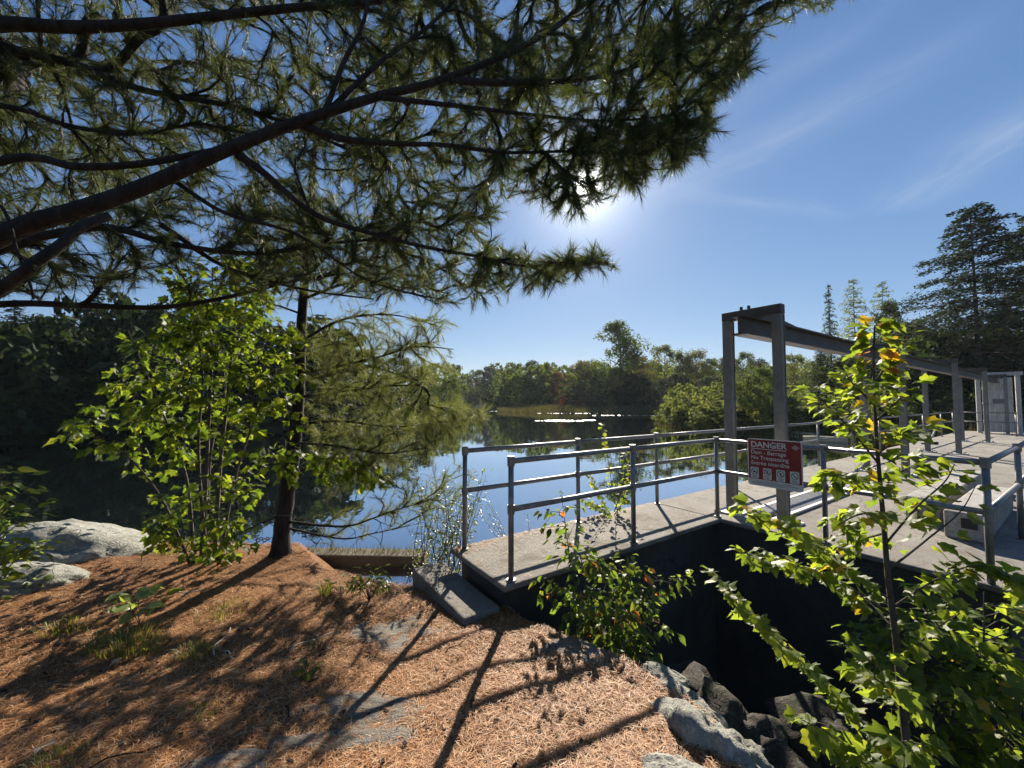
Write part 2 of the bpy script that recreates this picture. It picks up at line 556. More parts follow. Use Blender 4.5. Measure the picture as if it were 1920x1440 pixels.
FAR = dict(
    green=far_leaf('far_green_leaf', (0.055, 0.085, 0.022), (0.105, 0.135, 0.034)),
    light=far_leaf('far_light_leaf', (0.095, 0.125, 0.03), (0.17, 0.19, 0.045)),
    dark=far_leaf('far_dark_leaf', (0.022, 0.038, 0.016), (0.045, 0.062, 0.024), 0.35),
    olive=far_leaf('far_olive_leaf', (0.085, 0.088, 0.03), (0.15, 0.13, 0.04)),
    rust=far_leaf('far_rust_leaf', (0.11, 0.070, 0.03), (0.18, 0.115, 0.045), 0.4),
    red=far_leaf('far_red_leaf', (0.20, 0.03, 0.025), (0.28, 0.07, 0.04), 0.35),
    conifer=far_leaf('far_conifer_needle', (0.014, 0.028, 0.014), (0.035, 0.05, 0.022), 0.3),
    spruce=far_leaf('far_spruce_needle', (0.045, 0.07, 0.03), (0.085, 0.105, 0.045), 0.4),
    pale=far_leaf('far_pale_needle', (0.085, 0.12, 0.065), (0.16, 0.19, 0.10), 0.5),
    shrub=far_leaf('far_shrub_leaf', (0.085, 0.115, 0.04), (0.15, 0.17, 0.06)),
)


def mat_water():
    m, t = new_mat('lake_water')
    p = wpos(t)
    n = t.noise(t.vmath('MULTIPLY', p, (1.0, 0.55, 1)), 3.0, 3, 0.5)
    n2 = t.noise(p, 0.25, 2, 0.5)
    h = t.math('MULTIPLY_ADD', n2, 2.0, n)
    bn = t.node('ShaderNodeBump', {'Height': h, 'Distance': 0.0022, 'Strength': 1.0})
    b = t.node('ShaderNodeBsdfPrincipled', {'Base Color': (0.006, 0.010, 0.012, 1), 'Roughness': 0.02, 'IOR': 1.33, 'Normal': bn.outputs[0]})
    g = t.node('ShaderNodeBsdfGlossy', {'Color': (0.93, 0.96, 1.0, 1), 'Roughness': 0.012, 'Normal': bn.outputs[0]})
    lw = t.node('ShaderNodeLayerWeight', {'Blend': 0.5, 'Normal': bn.outputs[0]}).outputs['Facing']
    fac = t.math('MULTIPLY_ADD', t.math('POWER', lw, 1.6), 0.88, 0.10)
    mx = t.node('ShaderNodeMixShader', {'Fac': fac, 1: b.outputs[0], 2: g.outputs[0]})
    t.node('ShaderNodeOutputMaterial', {'Surface': mx.outputs[0]})
    return m


M_water = mat_water()


def mat_terrain():
    m, t = new_mat('forest_floor')
    p = wpos(t)
    n1 = t.noise(p, 0.5, 6, 0.65)
    n2 = t.noise(p, 6, 5, 0.7)
    c = t.mix(t.ramp(n1, [(0.4, (0, 0, 0)), (0.6, (1, 1, 1))]), (0.07, 0.075, 0.03), (0.10, 0.085, 0.045))
    c = t.mix(t.ramp(n2, [(0.45, (0, 0, 0)), (0.65, (0.7,) * 3)]), c, (0.035, 0.035, 0.018))
    finish(t, c, 0.95, bump=n2, bump_d=0.15, spec=0.15)
    return m


M_floor = mat_terrain()

# ------------------------------------------------------------------ ground, lake, far terrain
BANK = [(-9, 4.3), (-6, 4.35), (-4.6, 4.4), (-3.2, 4.7), (-2.45, 4.60), (-1.95, 4.10), (-1.2, 3.90), (-0.7, 3.85), (0, 3.9), (5, 3.9)]
PIT = [(-4, 0.95), (0.0, 0.90), (1.4, 0.93), (1.9, 0.98), (2.2, 0.90), (2.5, 0.72), (2.8, 0.42), (3.05, 0.10), (3.4, -0.1), (7, -0.1)]


def ground_z(x, y, rough=True):
    h = -0.16 * S(1.2, 3.3, y)
    h -= 0.14 * S(3.2, 4.2, y) * S(-2.4, -1.0, x)
    h += 0.07 * S(2.6, 4.4, -x)
    ye = lerp_tab(BANK, x)
    if y > ye:
        h -= min((y - ye) * 0.7, 1.3)
    xe = lerp_tab(PIT, y)
    if x > xe:
        e = x - xe
        h -= 2.0 * S(-0.25, 0.85, e) - 2.0 * S(-0.25, 0.85, 0)
        h += (0.18 * mnoise.fractal((x * 1.7, y * 1.7, 3.3), 0.8, 2.1, 5) - 0.16 * abs(mnoise.noise((x * 3.1 + y * 2.0, y * 1.2, 7.7)))) * S(0, 0.4, e)
    if rough:
        h += 0.045 * mnoise.fractal((x * 0.9, y * 0.9, 0.7), 1.0, 2.0, 3) + 0.012 * mnoise.fractal((x * 4.5, y * 4.5, 5.1), 1.0, 2.0, 3)
    return h


def build_ground():
    xs = np.arange(-9, 5.01, 0.07)
    ys = np.arange(-4, 6.51, 0.07)
    V = np.array([[x, y, ground_z(x, y)] for y in ys for x in xs])
    nx, ny = len(xs), len(ys)
    idx = np.arange(nx * ny).reshape(ny, nx)
    Fq = np.stack([idx[:-1, :-1], idx[:-1, 1:], idx[1:, 1:], idx[1:, :-1]], -1).reshape(-1, 4)
    me = np_mesh('ground', V, Fq, True)
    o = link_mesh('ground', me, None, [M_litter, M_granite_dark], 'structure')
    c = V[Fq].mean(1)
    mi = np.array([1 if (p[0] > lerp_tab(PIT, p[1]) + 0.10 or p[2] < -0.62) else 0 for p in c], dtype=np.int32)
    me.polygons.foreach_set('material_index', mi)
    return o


build_ground()

LAKE = [(-34, 2.5), (-9, 3.4), (-4.2, 4.1), (-2.2, 4.0), (-1.2, 3.7)] + [tuple(W(t, 0.3)[:2]) for t in (0, 27.5)] + \
       [(23.2, 21.0), (20.5, 22.0), (17.5, 24.0), (14.6, 27.5), (12.6, 32.5), (13.6, 36.5), (19, 46), (25.5, 66), (26, 70.5), (8, 69), (2.5, 71), (-2.5, 80),
        (-3, 118), (-9, 150), (-18, 150), (-14.5, 105), (-12.0, 66), (-9.6, 48), (-13, 34), (-18.5, 25), (-25, 18.5), (-34, 14)]


def sd_poly(P, poly):
    """signed distance of points P (n,2): negative inside"""
    A = np.array(poly)
    B = np.roll(A, -1, axis=0)
    dmin = np.full(len(P), 1e9)
    inside = np.zeros(len(P), bool)
    for a, b in zip(A, B):
        e = b - a
        q = P - a
        tt = np.clip((q @ e) / (e @ e), 0, 1)
        dmin = np.minimum(dmin, np.linalg.norm(q - tt[:, None] * e, axis=1))
        c = ((a[1] <= P[:, 1]) & (b[1] > P[:, 1])) | ((b[1] <= P[:, 1]) & (a[1] > P[:, 1]))
        with np.errstate(divide='ignore', invalid='ignore'):
            xi = a[0] + (P[:, 1] - a[1]) / (e[1] if e[1] else 1e-9) * e[0]
        inside ^= c & (P[:, 0] < xi)
    return np.where(inside, -dmin, dmin)


def terrain_z(x, y):
    P = np.array([[x, y]], float)
    return float(terrain_arr(P)[0])


def terrain_arr(P):
    sd = sd_poly(P, LAKE)
    h = np.where(sd < 0, WATER - 0.25 + np.maximum(sd * 0.25, -1.6), WATER - 0.25 + np.minimum(sd, 4) * 0.16 + np.clip(sd - 4, 0, 60) * 0.035)
    far = np.hypot(P[:, 0], P[:, 1] - 60)
    h = h + np.clip(far - 110, 0, 500) * 0.030
    q = P - O[:2]
    t = q @ D1[:2]
    s = q @ NN[:2]
    down = (1 / (1 + np.exp(-(s - 4.0) * 2.0))) * (1 / (1 + np.exp((t - 21) * 0.8))) * (1 / (1 + np.exp(-(P[:, 0] - 1.5) * 2.0)))
    h = h * (1 - down) + (-2.1) * down
    under = (P[:, 0] > -8.7) & (P[:, 0] < 4.7) & (P[:, 1] > -3.7) & (P[:, 1] < 6.2)
    h = np.where(under, -2.9, h)
    return h


def build_terrain():
    def axis(lo, hi, c, d0, g):
        out = [c]
        d = d0
        while out[-1] < hi:
            out.append(out[-1] + d)
            d *= g
        d = d0
        low = [c]
        while low[-1] > lo:
            low.append(low[-1] - d)
            d *= g
        return np.array(sorted(set(low + out)))
    xs = axis(-900, 900, 2.0, 0.9, 1.022)
    ys = axis(-300, 1200, 20.0, 0.9, 1.018)
    X, Y = np.meshgrid(xs, ys)
    P = np.stack([X.ravel(), Y.ravel()], -1)
    h = terrain_arr(P)
    h += 0.12 * np.sin(P[:, 0] * 0.9 + 1.3 * np.sin(P[:, 1] * 0.7)) * (np.abs(h - WATER) > 0.3)
    V = np.column_stack([P, h])
    nx, ny = len(xs), len(ys)
    idx = np.arange(nx * ny).reshape(ny, nx)
    Fq = np.stack([idx[:-1, :-1], idx[:-1, 1:], idx[1:, 1:], idx[1:, :-1]], -1).reshape(-1, 4)
    link_mesh('terrain', np_mesh('terrain', V, Fq, True), None, [M_floor], 'structure')


build_terrain()
wb = MB()
wb.face([(x, y, WATER) for x, y in LAKE])
wb.build('lake_water', M_water, kind='structure')

# ------------------------------------------------------------------ the dam: slabs, wall, step
AX = (D1, NN, np.array([0, 0, 1.]))


def rect(mb, t0, t1, s0, s1, z0, z1):
    mb.box(W((t0 + t1) / 2, (s0 + s1) / 2, (z0 + z1) / 2), ((t1 - t0) / 2, (s1 - s0) / 2, (z1 - z0) / 2), AX)
    return mb


dam = thing('concrete_dam', 'weathered concrete dam with narrow walkway leading onto a wide deck over the water', 'dam', W(0, 0, DECK))
rect(MB(), -0.10, 3.03, -0.11, 0.86, 0.02, DECK).build('slab', M_deck, dam, bevel=0.012)
tj = [3.045, 8.6, 14.0, 19.3, 27.0]
for a, b in zip(tj[:-1], tj[1:]):
    rect(MB(), a, b - 0.015, -0.11, 3.18 if a < 8 else 3.6, 0.02, DECK).build('slab', M_deck, dam, bevel=0.012)
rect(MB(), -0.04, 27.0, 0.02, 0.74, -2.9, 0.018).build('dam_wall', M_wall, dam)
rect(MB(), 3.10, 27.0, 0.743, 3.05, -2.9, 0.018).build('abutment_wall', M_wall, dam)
rect(MB(), -0.42, -0.103, -0.27, 0.80, -0.9, -0.10).build('step', M_deck, dam, bevel=0.015)
sill = thing('concrete_sill', 'low concrete sill with dry grass on top, half sunk in the water beside the bank', 'sill', at(500, 1028, 5.35))
p0, p1 = at(480, 1022, 5.32), at(800, 1043, 5.22)
dv = (p1 - p0)
dv[2] = 0
L = np.linalg.norm(dv)
dv /= L
nv = np.array([dv[1], -dv[0], 0])
mid = (p0 + p1) / 2
MB().box((mid[0], mid[1], -0.72), (L / 2, 0.13, 0.25), (dv, nv, np.array([0, 0, 1.]))).build('sill_block', M_mossy, sill, bevel=0.02)


# ------------------------------------------------------------------ railings
def fitting(mb, p, axis, r=0.031, h=0.045):
    a = np.asarray(axis, float)
    mb.tube([p - a * h, p + a * h], r, 10)


def rail_run(th, posts, corner_first=False, corner_last=False, extend_last=0.0, r=0.0235):
    """posts: list of (t, s) in order; each post, each rail length is a part"""
    zt, zm = DECK + 0.945, DECK + 0.56
    Z = np.array([0, 0, 1.])
    for i, (t, s) in enumerate(posts):
        p = W(t, s)
        o = MB().tube([p + Z * (DECK - 0.01), p + Z * (zt - 0.0)], r, 10).build('post', M_pipe, th, True)
        fl = MB().tube([p + Z * (DECK), p + Z * (DECK + 0.012)], 0.040, 12)
        fl.build('base_flange', M_pipe, o)
        ft = MB()
        fitting(ft, p + Z * zt, Z, 0.032, 0.040)
        ft.build('rail_fitting', M_pipe, o, False)
        ft = MB()
        fitting(ft, p + Z * zm, Z, 0.031, 0.036)
        ft.build('rail_fitting', M_pipe, o, False)
    for (a, b) in zip(posts[:-1], posts[1:]):
        pa, pb = W(*a), W(*b)
        for z, nm in ((zt, 'top_rail'), (zm, 'mid_rail')):
            MB().tube([pa + Z * z, pb + Z * z], r, 10).build(nm, M_pipe, th, True)


bk = thing('pipe_railing', 'grey pipe railing along the water side of the walkway and deck', 'railing', W(0, 0, DECK))
rail_run(bk, [(0, 0), (1.5, 0), (3.0, 0), (5.0, 0), (6.95, 0), (8.8, 0), (11, 0), (13.3, 0), (15.6, 0), (18.5, 0), (21.5, 0), (23.9, 0), (24.0, 1.7)])
fr = thing('pipe_railing', 'grey pipe railing on the dry side, turning the corner by the danger sign', 'railing', W(0, 0.8, DECK))
rail_run(fr, [(0, 0.8), (1.5, 0.8), (3.09, 0.8), (3.09, 1.9), (3.03, 2.97), (4.9, 3.0), (6.8, 3.0), (8.4, 3.0)])

# ------------------------------------------------------------------ gantry
ga = thing('hoist_gantry', 'grey steel gantry of paired posts carrying a long dark beam over the deck', 'gantry', W(3.45, 1.1, DECK))
GT = [3.45, 8.82, 14.2, 19.5, 25.2]
zt = DECK + 2.47
for i, t in enumerate(GT):
    for s in (0.8, 1.385):
        c = W(t, s)
        pb = MB()
        # H-section: two flanges and a web
        for e in (-0.047, 0.047):
            pb.box(c + D1 * e + np.array([0, 0, DECK + 0.02 + 1.224]), (0.006, 0.053, 1.224), AX)
        pb.box(c + np.array([0, 0, DECK + 0.02 + 1.224]), (0.0405, 0.043, 1.223), AX)
        po = pb.build('post', M_steel, ga, bevel=0.003)
        pl = MB().box(c + np.array([0, 0, DECK + 0.012]), (0.17, 0.15, 0.010), AX).build('base_plate', M_plate, po)
        nb = MB()
        for a in (-0.13, 0.13):
            for b in (-0.11, 0.11):
                q = c + D1 * a + NN * b
                nb.tube([q + np.array([0, 0, DECK + 0.02]), q + np.array([0, 0, DECK + 0.055])], 0.013, 6)
        nb.build('anchor_bolts', M_black, po, kind='stuff')
    MB().box(W(t, 1.0925, zt + 0.057), (0.056, 0.347, 0.056), AX).build('crossbeam', M_beam, ga, bevel=0.004)
bm = MB()
tb0, tb1 = 3.12, 26.0
sB = 1.0925
zb, zh = DECK + 2.23, DECK + 2.468
for z in (zb + 0.011, zh - 0.011):
    bm.box(W((tb0 + tb1) / 2, sB, z), ((tb1 - tb0) / 2, 0.085, 0.010), AX)
bm.box(W((tb0 + tb1) / 2, sB, (zb + zh) / 2), ((tb1 - tb0) / 2, 0.012, (zh - zb) / 2 - 0.022), AX)
bm.build('runway_beam', M_beam, ga)
# gusset behind the first crossbeam and bolts on it
gs = MB()
ga_, gb_ = W(3.511, 1.03), W(3.511, 1.155)
for o_ in (ga_, gb_):
    gs.v += [tuple(o_ + np.array([0, 0, zt - 0.02])), tuple(o_ + D1 * 1.25 + np.array([0, 0, zt - 0.02])), tuple(o_ + D1 * 1.15 + np.array([0, 0, zt + 0.004])), tuple(o_ + np.array([0, 0, zt + 0.11]))]
gs.f = [[0, 1, 2, 3], [7, 6, 5, 4], [0, 4, 5, 1], [1, 5, 6, 2], [2, 6, 7, 3], [3, 7, 4, 0]]
gs.m = [0] * 6
gs.build('gusset', M_beam, ga)
for a in (0.0, 0.09):
    q = W(3.45, 0.97 + a, zt + 0.113)
    MB().tube([q, q + np.array([0, 0, 0.05])], 0.018, 6).build('bolt', M_black, ga)

# boarded gate at the far end of the deck
gd = thing('board_gate', 'weathered grey gate of upright boards at the far end of the deck', 'gate', W(25.9, 1.2, DECK))
cg = at(1874, 812, 17.6)
gx = np.array([0.72, -0.69, 0.0])
gy = np.array([0.69, 0.72, 0.0])
nbds = 5
for i in range(nbds):
    q = cg + gx * ((i - 2) * 0.175)
    hgt = 2.42 + 0.03 * ((i * 7) % 3 - 1)
    MB().box((q[0], q[1], DECK + 0.05 + hgt / 2), (0.082, 0.022, hgt / 2), (gx, gy, np.array([0, 0, 1.]))).build('board', M_wood, gd, bevel=0.005)
for z in (0.5, 1.35, 2.0):
    q = cg + gy * 0.05
    MB().box((q[0], q[1], DECK + z), (0.44, 0.025, 0.06), (gx, gy, np.array([0, 0, 1.]))).build('rail_board', M_wood, gd)
q = cg - gy * 0.035 + gx * 0.02
MB().box((q[0], q[1], DECK + 1.42), (0.17, 0.012, 0.10), (gx, gy, np.array([0, 0, 1.]))).build('latch_plate', M_steel, gd)
gf = thing('gate_frame', 'plain grey post and lintel frame standing round the boarded gate', 'frame', W(26, 1.6, DECK))
for e in (-0.56, 0.58):
    q = cg + gx * e
    MB().box((q[0], q[1], DECK + 1.28), (0.07, 0.07, 1.28), (gx, gy, np.array([0, 0, 1.]))).build('frame_post', M_wood, gf)
q = cg + gx * 0.01
MB().box((q[0], q[1], DECK + 2.64), (0.72, 0.07, 0.075), (gx, gy, np.array([0, 0, 1.]))).build('lintel', M_wood, gf)

# ------------------------------------------------------------------ grate, blocks, small fittings on the deck
gt = thing('floor_grate', 'steel floor grate of long parallel bars set in the deck behind the sign', 'grate', W(3.7, 1.1, DECK))
g0, g1, e0, e1 = 3.68, 6.0, 0.93, 1.29
rect(MB(), g0, g1, e0, e1, DECK + 0.002, DECK + 0.004).build('gap_shade', M_black, gt)  # black sheet standing in for the shade between the bars
for s in (e0, e1):
    rect(MB(), g0 - 0.02, g1 + 0.02, s - 0.025, s + 0.025, DECK + 0.0045, DECK + 0.032).build('edge_angle', M_plate, gt)
br = MB()
for i in range(1, 14):
    s = e0 + (e1 - e0) * i / 14
    rect(br, g0, g1, s - 0.004, s + 0.004, DECK + 0.005, DECK + 0.030)
br.build('bars', M_grate, gt, kind='stuff')
gt2 = thing('cover_plate', 'pale steel cover plate lying on the deck beyond the floor grate', 'plate', W(6.6, 1.1, DECK))
rect(MB(), 6.1, 8.4, 0.93, 1.29, DECK + 0.002, DECK + 0.018).build('plate', M_grate, gt2)
for k in range(3):
    rect(MB(), 6.2 + k * 0.95, 6.26 + k * 0.95, 1.05, 1.17, DECK + 0.0185, DECK + 0.035).build('lifting_lug', M_black, gt2)


def stop_block(t0, t1, s, hh, lab, notch):
    th = thing('concrete_stop_log', lab, 'concrete beam', W(t0, s, DECK))
    rect(MB(), t0, t1, s - 0.15, s + 0.15, DECK + 0.001, DECK + hh).build('beam', M_block, th, bevel=0.02)
    if notch:
        c = W(t0 - 0.003, s + 0.03, DECK + hh * 0.62)
        MB().box(c, (0.010, 0.055, 0.05), AX).build('recess_shade', M_black, th)  # black block on the end face, painting the shade inside the lifting hole
    return th


stop_block(4.35, 6.6, 2.68, 0.285, 'pale concrete beam beside the railing with a dark lifting hole in its end', True)
stop_block(4.9, 8.3, 2.28, 0.28, 'pale concrete beam lying inside the other, its near end behind leaves', False)
hk = thing('lifting_hook', 'thin bent steel hook leaning up on the deck near the far railing', 'hook', W(17.0, 0.35, DECK))
q = W(17.0, 0.35, DECK)
MB().tube(smooth_line([q, q + np.array([0.25, 0.05, 0.35]), q + np.array([0.42, 0.08, 0.62]), q + np.array([0.5, 0.1, 0.6]), q + np.array([0.52, 0.1, 0.5])]), 0.022, 7).build('hook_rod', M_plate, hk)
MB().tube([q + np.array([-0.2, 0, 0.0]), q + np.array([0.3, 0.0, 0.04])], 0.05, 7).build('hook_base', M_black, hk)

# ------------------------------------------------------------------ danger sign
sg = thing('danger_sign', 'red and white dam danger sign with prohibition pictograms fixed to the railing', 'sign', W(3.04, 1.46, DECK + 0.74))
SW, SH = 0.545, 0.53
SC = W(3.05, 1.463, 0.808)
ZZ = np.array([0, 0, 1.])


def sp(x, y, off):
    """sign-plane point: x right, y up from the sign's centre, off towards the viewer"""
    return SC + NN * x + ZZ * y - D1 * off


def rrect(x0, x1, y0, y1, r, n=5):
    out = []
    for cx, cy, a0 in ((x1 - r, y1 - r, 0), (x0 + r, y1 - r, 90), (x0 + r, y0 + r, 180), (x1 - r, y0 + r, 270)):
        for k in range(n + 1):
            a = math.radians(a0 + 90 * k / n)
            out.append((cx + r * math.cos(a), cy + r * math.sin(a)))
    return out


def plate(mb, poly, o0, o1):
    b = len(mb.v)
    n = len(poly)
    for off in (o0, o1):
        for x, y in poly:
            mb.v.append(tuple(sp(x, y, off)))
    mb.f.append([b + i for i in range(n)])
    mb.f.append([b + n + i for i in range(n)][::-1])
    for i in range(n):
        j = (i + 1) % n
        mb.f.append([b + j, b + i, b + n + i, b + n + j])
    mb.m += [0] * (n + 2)
    return mb


panel = plate(MB(), rrect(-SW / 2, SW / 2, -SH / 2, SH / 2, 0.03), 0.0, 0.004).build('panel', M_white, sg)
plate(MB(), rrect(-SW / 2 + 0.012, SW / 2 - 0.012, -SH / 2 + 0.075, SH / 2 - 0.010, 0.012), 0.0042, 0.0052).build('red_field', M_red, panel)
plate(MB(), [(-0.235, 0.148), (0.125, 0.148), (0.125, 0.155), (-0.235, 0.155)], 0.0054, 0.0060).build('rule', M_white, sg)


def lettering(txt, x, y, size, bold, mat, parent, name='lettering'):
    cu = bpy.data.curves.new('lettering', 'FONT')
    cu.body = txt
    cu.size = size
    cu.offset = bold
    tmp = bpy.data.objects.new('lettering_tmp', cu)
    COL.objects.link(tmp)
    bpy.context.view_layer.update()
    me = bpy.data.meshes.new_from_object(tmp.evaluated_get(bpy.context.evaluated_depsgraph_get()))
    bpy.data.objects.remove(tmp)
    base = np.array(base_of(parent))
    co = np.array([v.co[:] for v in me.vertices])
    for v in me.vertices:
        v.co = Vector(sp(x + v.co.x, y + v.co.y, 0.0064) - base)
    me.materials.clear()
    o = link_mesh(name, me, parent, [mat], 'stuff')
    return co[:, 0].max()


lettering('DANGER', -0.235, 0.170, 0.090, 0.0022, M_white, sg)
lettering('Dam - Barrage', -0.235, 0.093, 0.060, 0.0007, M_white, sg)
lettering('No Trespassing', -0.235, 0.033, 0.060, 0.0007, M_white, sg)
lettering('Entrée interdite', -0.235, -0.028, 0.060, 0.0007, M_white, sg)
# diamond emblem
dm = MB()
for r0, r1 in ((0.034, 0.027), (0.016, 0.008)):
    for k in range(4):
        a, b = math.radians(90 * k), math.radians(90 * (k + 1))
        plate(dm, [(0.212 + r1 * math.cos(a), 0.195 + r1 * 0.8 * math.sin(a)), (0.212 + r0 * math.cos(a), 0.195 + r0 * 0.8 * math.sin(a)),
                   (0.212 + r0 * math.cos(b), 0.195 + r0 * 0.8 * math.sin(b)), (0.212 + r1 * math.cos(b), 0.195 + r1 * 0.8 * math.sin(b))][::-1], 0.0054, 0.0062)
dm.build('emblem', M_white, sg, kind='stuff')
# four pictograms
for k in range(4):
    cx, cy = -0.200 + k * 0.132, -0.118
    o = plate(MB(), rrect(cx - 0.043, cx + 0.043, cy - 0.066, cy + 0.060, 0.012), 0.0054, 0.0060).build('pictogram', M_white, sg)
    ink = MB()
    yc, ro, ri = cy + 0.014, 0.036, 0.030
    nseg = 20
    for j in range(nseg):
        a, b = 2 * math.pi * j / nseg, 2 * math.pi * (j + 1) / nseg
        plate(ink, [(cx + ri * math.cos(a), yc + ri * math.sin(a)), (cx + ri * math.cos(b), yc + ri * math.sin(b)),
                    (cx + ro * math.cos(b), yc + ro * math.sin(b)), (cx + ro * math.cos(a), yc + ro * math.sin(a))], 0.0061, 0.0065)
    plate(ink, [(cx - 0.024, yc + 0.019), (cx - 0.019, yc + 0.024), (cx + 0.024, yc - 0.019), (cx + 0.019, yc - 0.024)][::-1], 0.0061, 0.0066)
    if k == 0:      # swimmer
        plate(ink, [(cx - 0.022, yc - 0.008), (cx + 0.004, yc + 0.006), (cx + 0.02, yc - 0.008), (cx + 0.02, yc - 0.013), (cx - 0.022, yc - 0.013)][::-1], 0.0061, 0.0067)
    elif k == 1:    # canoe
        plate(ink, [(cx - 0.022, yc - 0.002), (cx + 0.022, yc - 0.002), (cx + 0.014, yc - 0.013), (cx - 0.014, yc - 0.013)][::-1], 0.0061, 0.0067)
        plate(ink, [(cx - 0.004, yc), (cx + 0.004, yc), (cx + 0.006, yc + 0.017), (cx - 0.003, yc + 0.017)], 0.0061, 0.0067)
    elif k == 2:    # angler
        plate(ink, [(cx - 0.008, yc - 0.02), (cx + 0.002, yc - 0.02), (cx + 0.004, yc + 0.012), (cx - 0.006, yc + 0.012)], 0.0061, 0.0067)
        plate(ink, [(cx + 0.002, yc + 0.002), (cx + 0.024, yc + 0.014), (cx + 0.023, yc + 0.016), (cx + 0.001, yc + 0.006)], 0.0061, 0.0067)
    else:           # diver
        plate(ink, [(cx - 0.02, yc + 0.012), (cx - 0.014, yc + 0.017), (cx + 0.016, yc - 0.010), (cx + 0.008, yc - 0.016)][::-1], 0.0061, 0.0067)
    for yy, ww in ((cy - 0.036, 0.028), (cy - 0.047, 0.022), (cy - 0.057, 0.026)):
        plate(ink, [(cx - ww, yy), (cx + ww, yy), (cx + ww, yy + 0.004), (cx - ww, yy + 0.004)], 0.0061, 0.0064)
    ink.build('pictogram_ink', M_ink, o, kind='stuff')
ink = MB()
for yy, a, b in ((-0.214, -0.19, 0.16), (-0.228, -0.235, 0.22), (-0.243, -0.235, 0.12)):
    plate(ink, [(a, yy), (b, yy), (b, yy + 0.005), (a, yy + 0.005)], 0.0042, 0.0047)
ink.build('footer_print', M_steel, sg, kind='stuff')
for yy in (0.196, -0.19):
    p = sp(0.0, yy, 0.005)
    MB().tube([p, p - D1 * 0.006], 0.009, 8).build('screw', M_plate, sg)


# ------------------------------------------------------------------ rocks
def rock(name, label, center, size, seed, mat, sub=4, rough=0.28, rotz=0.0, group=None, cat='rock', flat=None):
    import bmesh
    bmh = bmesh.new()
    bmesh.ops.create_icosphere(bmh, subdivisions=sub, radius=1.0)
    for v in bmh.verts:
        p = v.co.copy()
        q = Vector((p.x + seed * 3.1, p.y - seed * 1.7, p.z + seed))
        d = 1 + rough * mnoise.fractal(q * 1.1, 0.9, 2.1, 5) - rough * 0.6 * abs(mnoise.noise(q * 2.3)) + 0.07 * mnoise.fractal(q * 5, 0.7, 2, 4) - 0.10 * rough * abs(mnoise.noise(q * 6.5))
        for ax_, cut in ((Vector((0.6, 0.3, 0.74)), 0.80), (Vector((-0.5, -0.75, 0.43)), 0.82), (Vector((0.2, -0.9, 0.4)), 0.86)):
            e_ = (p * d).dot(ax_) - cut
            if e_ > 0:
                d *= 1 - 0.75 * e_ / max(0.2, (p * d).dot(ax_))
        p = p * d
        if flat is not None and p.z > flat:
            p.z = flat + (p.z - flat) * 0.25
        v.co = Vector((p.x * size[0], p.y * size[1], p.z * size[2]))
    me = bpy.data.meshes.new(name)
    bmh.to_mesh(me)
    bmh.free()
    me.polygons.foreach_set('use_smooth', [True] * len(me.polygons))
    o = link_mesh(name, me, None, [mat])
    o.location = [float(c) for c in center]
    o.rotation_euler = (0, 0, rotz)
    return tag(o, label, cat, group)


rock('boulder', 'large rounded mossy grey granite boulder, half buried at the left bank', at(45, 1045, 3.95) + np.array([0, 0.3, -0.27]), (0.98, 0.75, 0.50), 3, M_boulder, 5, 0.16, 0.2)
rock('boulder', 'low grey granite hump in front of the big boulder, partly covered in needles', at(-30, 1085, 3.35) + np.array([0, 0.1, -0.20]), (0.62, 0.42, 0.27), 8, M_boulder, 5, 0.16, 0.5)
SLABS = [((735, 1190), (0.36, 0.30), 'worn grey rock slab showing through needles below the concrete step', 1),
         ((690, 1330), (0.40, 0.20), 'broad grey rock slab under the elbow of the railing shadow', 2),
         ((655, 1385), (0.48, 0.14), 'long flat rock slab showing through needles nearest the camera', 4),
         ((1100, 1215), (0.36, 0.24), 'shaded grey rock slab at the foot of the leafy bush', 5),
         ((430, 1435), (0.25, 0.12), 'small half covered rock slab at the bottom of the needle floor', 6)]


def on_ground(u, v):
    """follow the pixel's direction down to the ground"""
    r = ray(u, v)
    d = 0.8
    while d < 12:
        p = r * (d / r[1])
        if p[2] + CAM_Z <= ground_z(p[0], p[1]):
            return np.array([p[0], p[1], ground_z(p[0], p[1])])
        d += 0.01
    return np.array([p[0], p[1], ground_z(p[0], p[1])])


SLAB_POS = []
for (uv, sz, lab, sd_) in SLABS:
    p = on_ground(*uv)
    rot = R.uniform(-0.4, 0.4)
    SLAB_POS.append((p, sz, rot, sd_))
    n = 30
    V, Fq = [], []
    for j in range(n):
        for i in range(n):
            a, b = (i / (n - 1) * 2 - 1) * 1.35, (j / (n - 1) * 2 - 1) * 1.35
            x = p[0] + (a * sz[0]) * math.cos(rot) - (b * sz[1]) * math.sin(rot)
            y = p[1] + (a * sz[0]) * math.sin(rot) + (b * sz[1]) * math.cos(rot)
            rr = math.hypot(a, b) + 0.45 * mnoise.fractal((a * 1.6 + sd_ * 5, b * 1.6, sd_), 1.0, 2.0, 4)
            lift = 0.011 - 0.05 * max(0.0, rr - 0.50) + 0.006 * mnoise.fractal((a * 4, b * 9, sd_), 1.0, 2.0, 3)
            V.append((x - p[0], y - p[1], ground_z(x, y) + lift - p[2]))
    idx = np.arange(n * n).reshape(n, n)
    Fq = np.stack([idx[:-1, :-1], idx[:-1, 1:], idx[1:, 1:], idx[1:, :-1]], -1).reshape(-1, 4)
    o = link_mesh('rock_slab', np_mesh('rock_slab', V, Fq, True), None, [M_slab])
    o.location = [float(c) for c in p]
    tag(o, lab, 'rock', 'flat rock slabs in the needle floor')

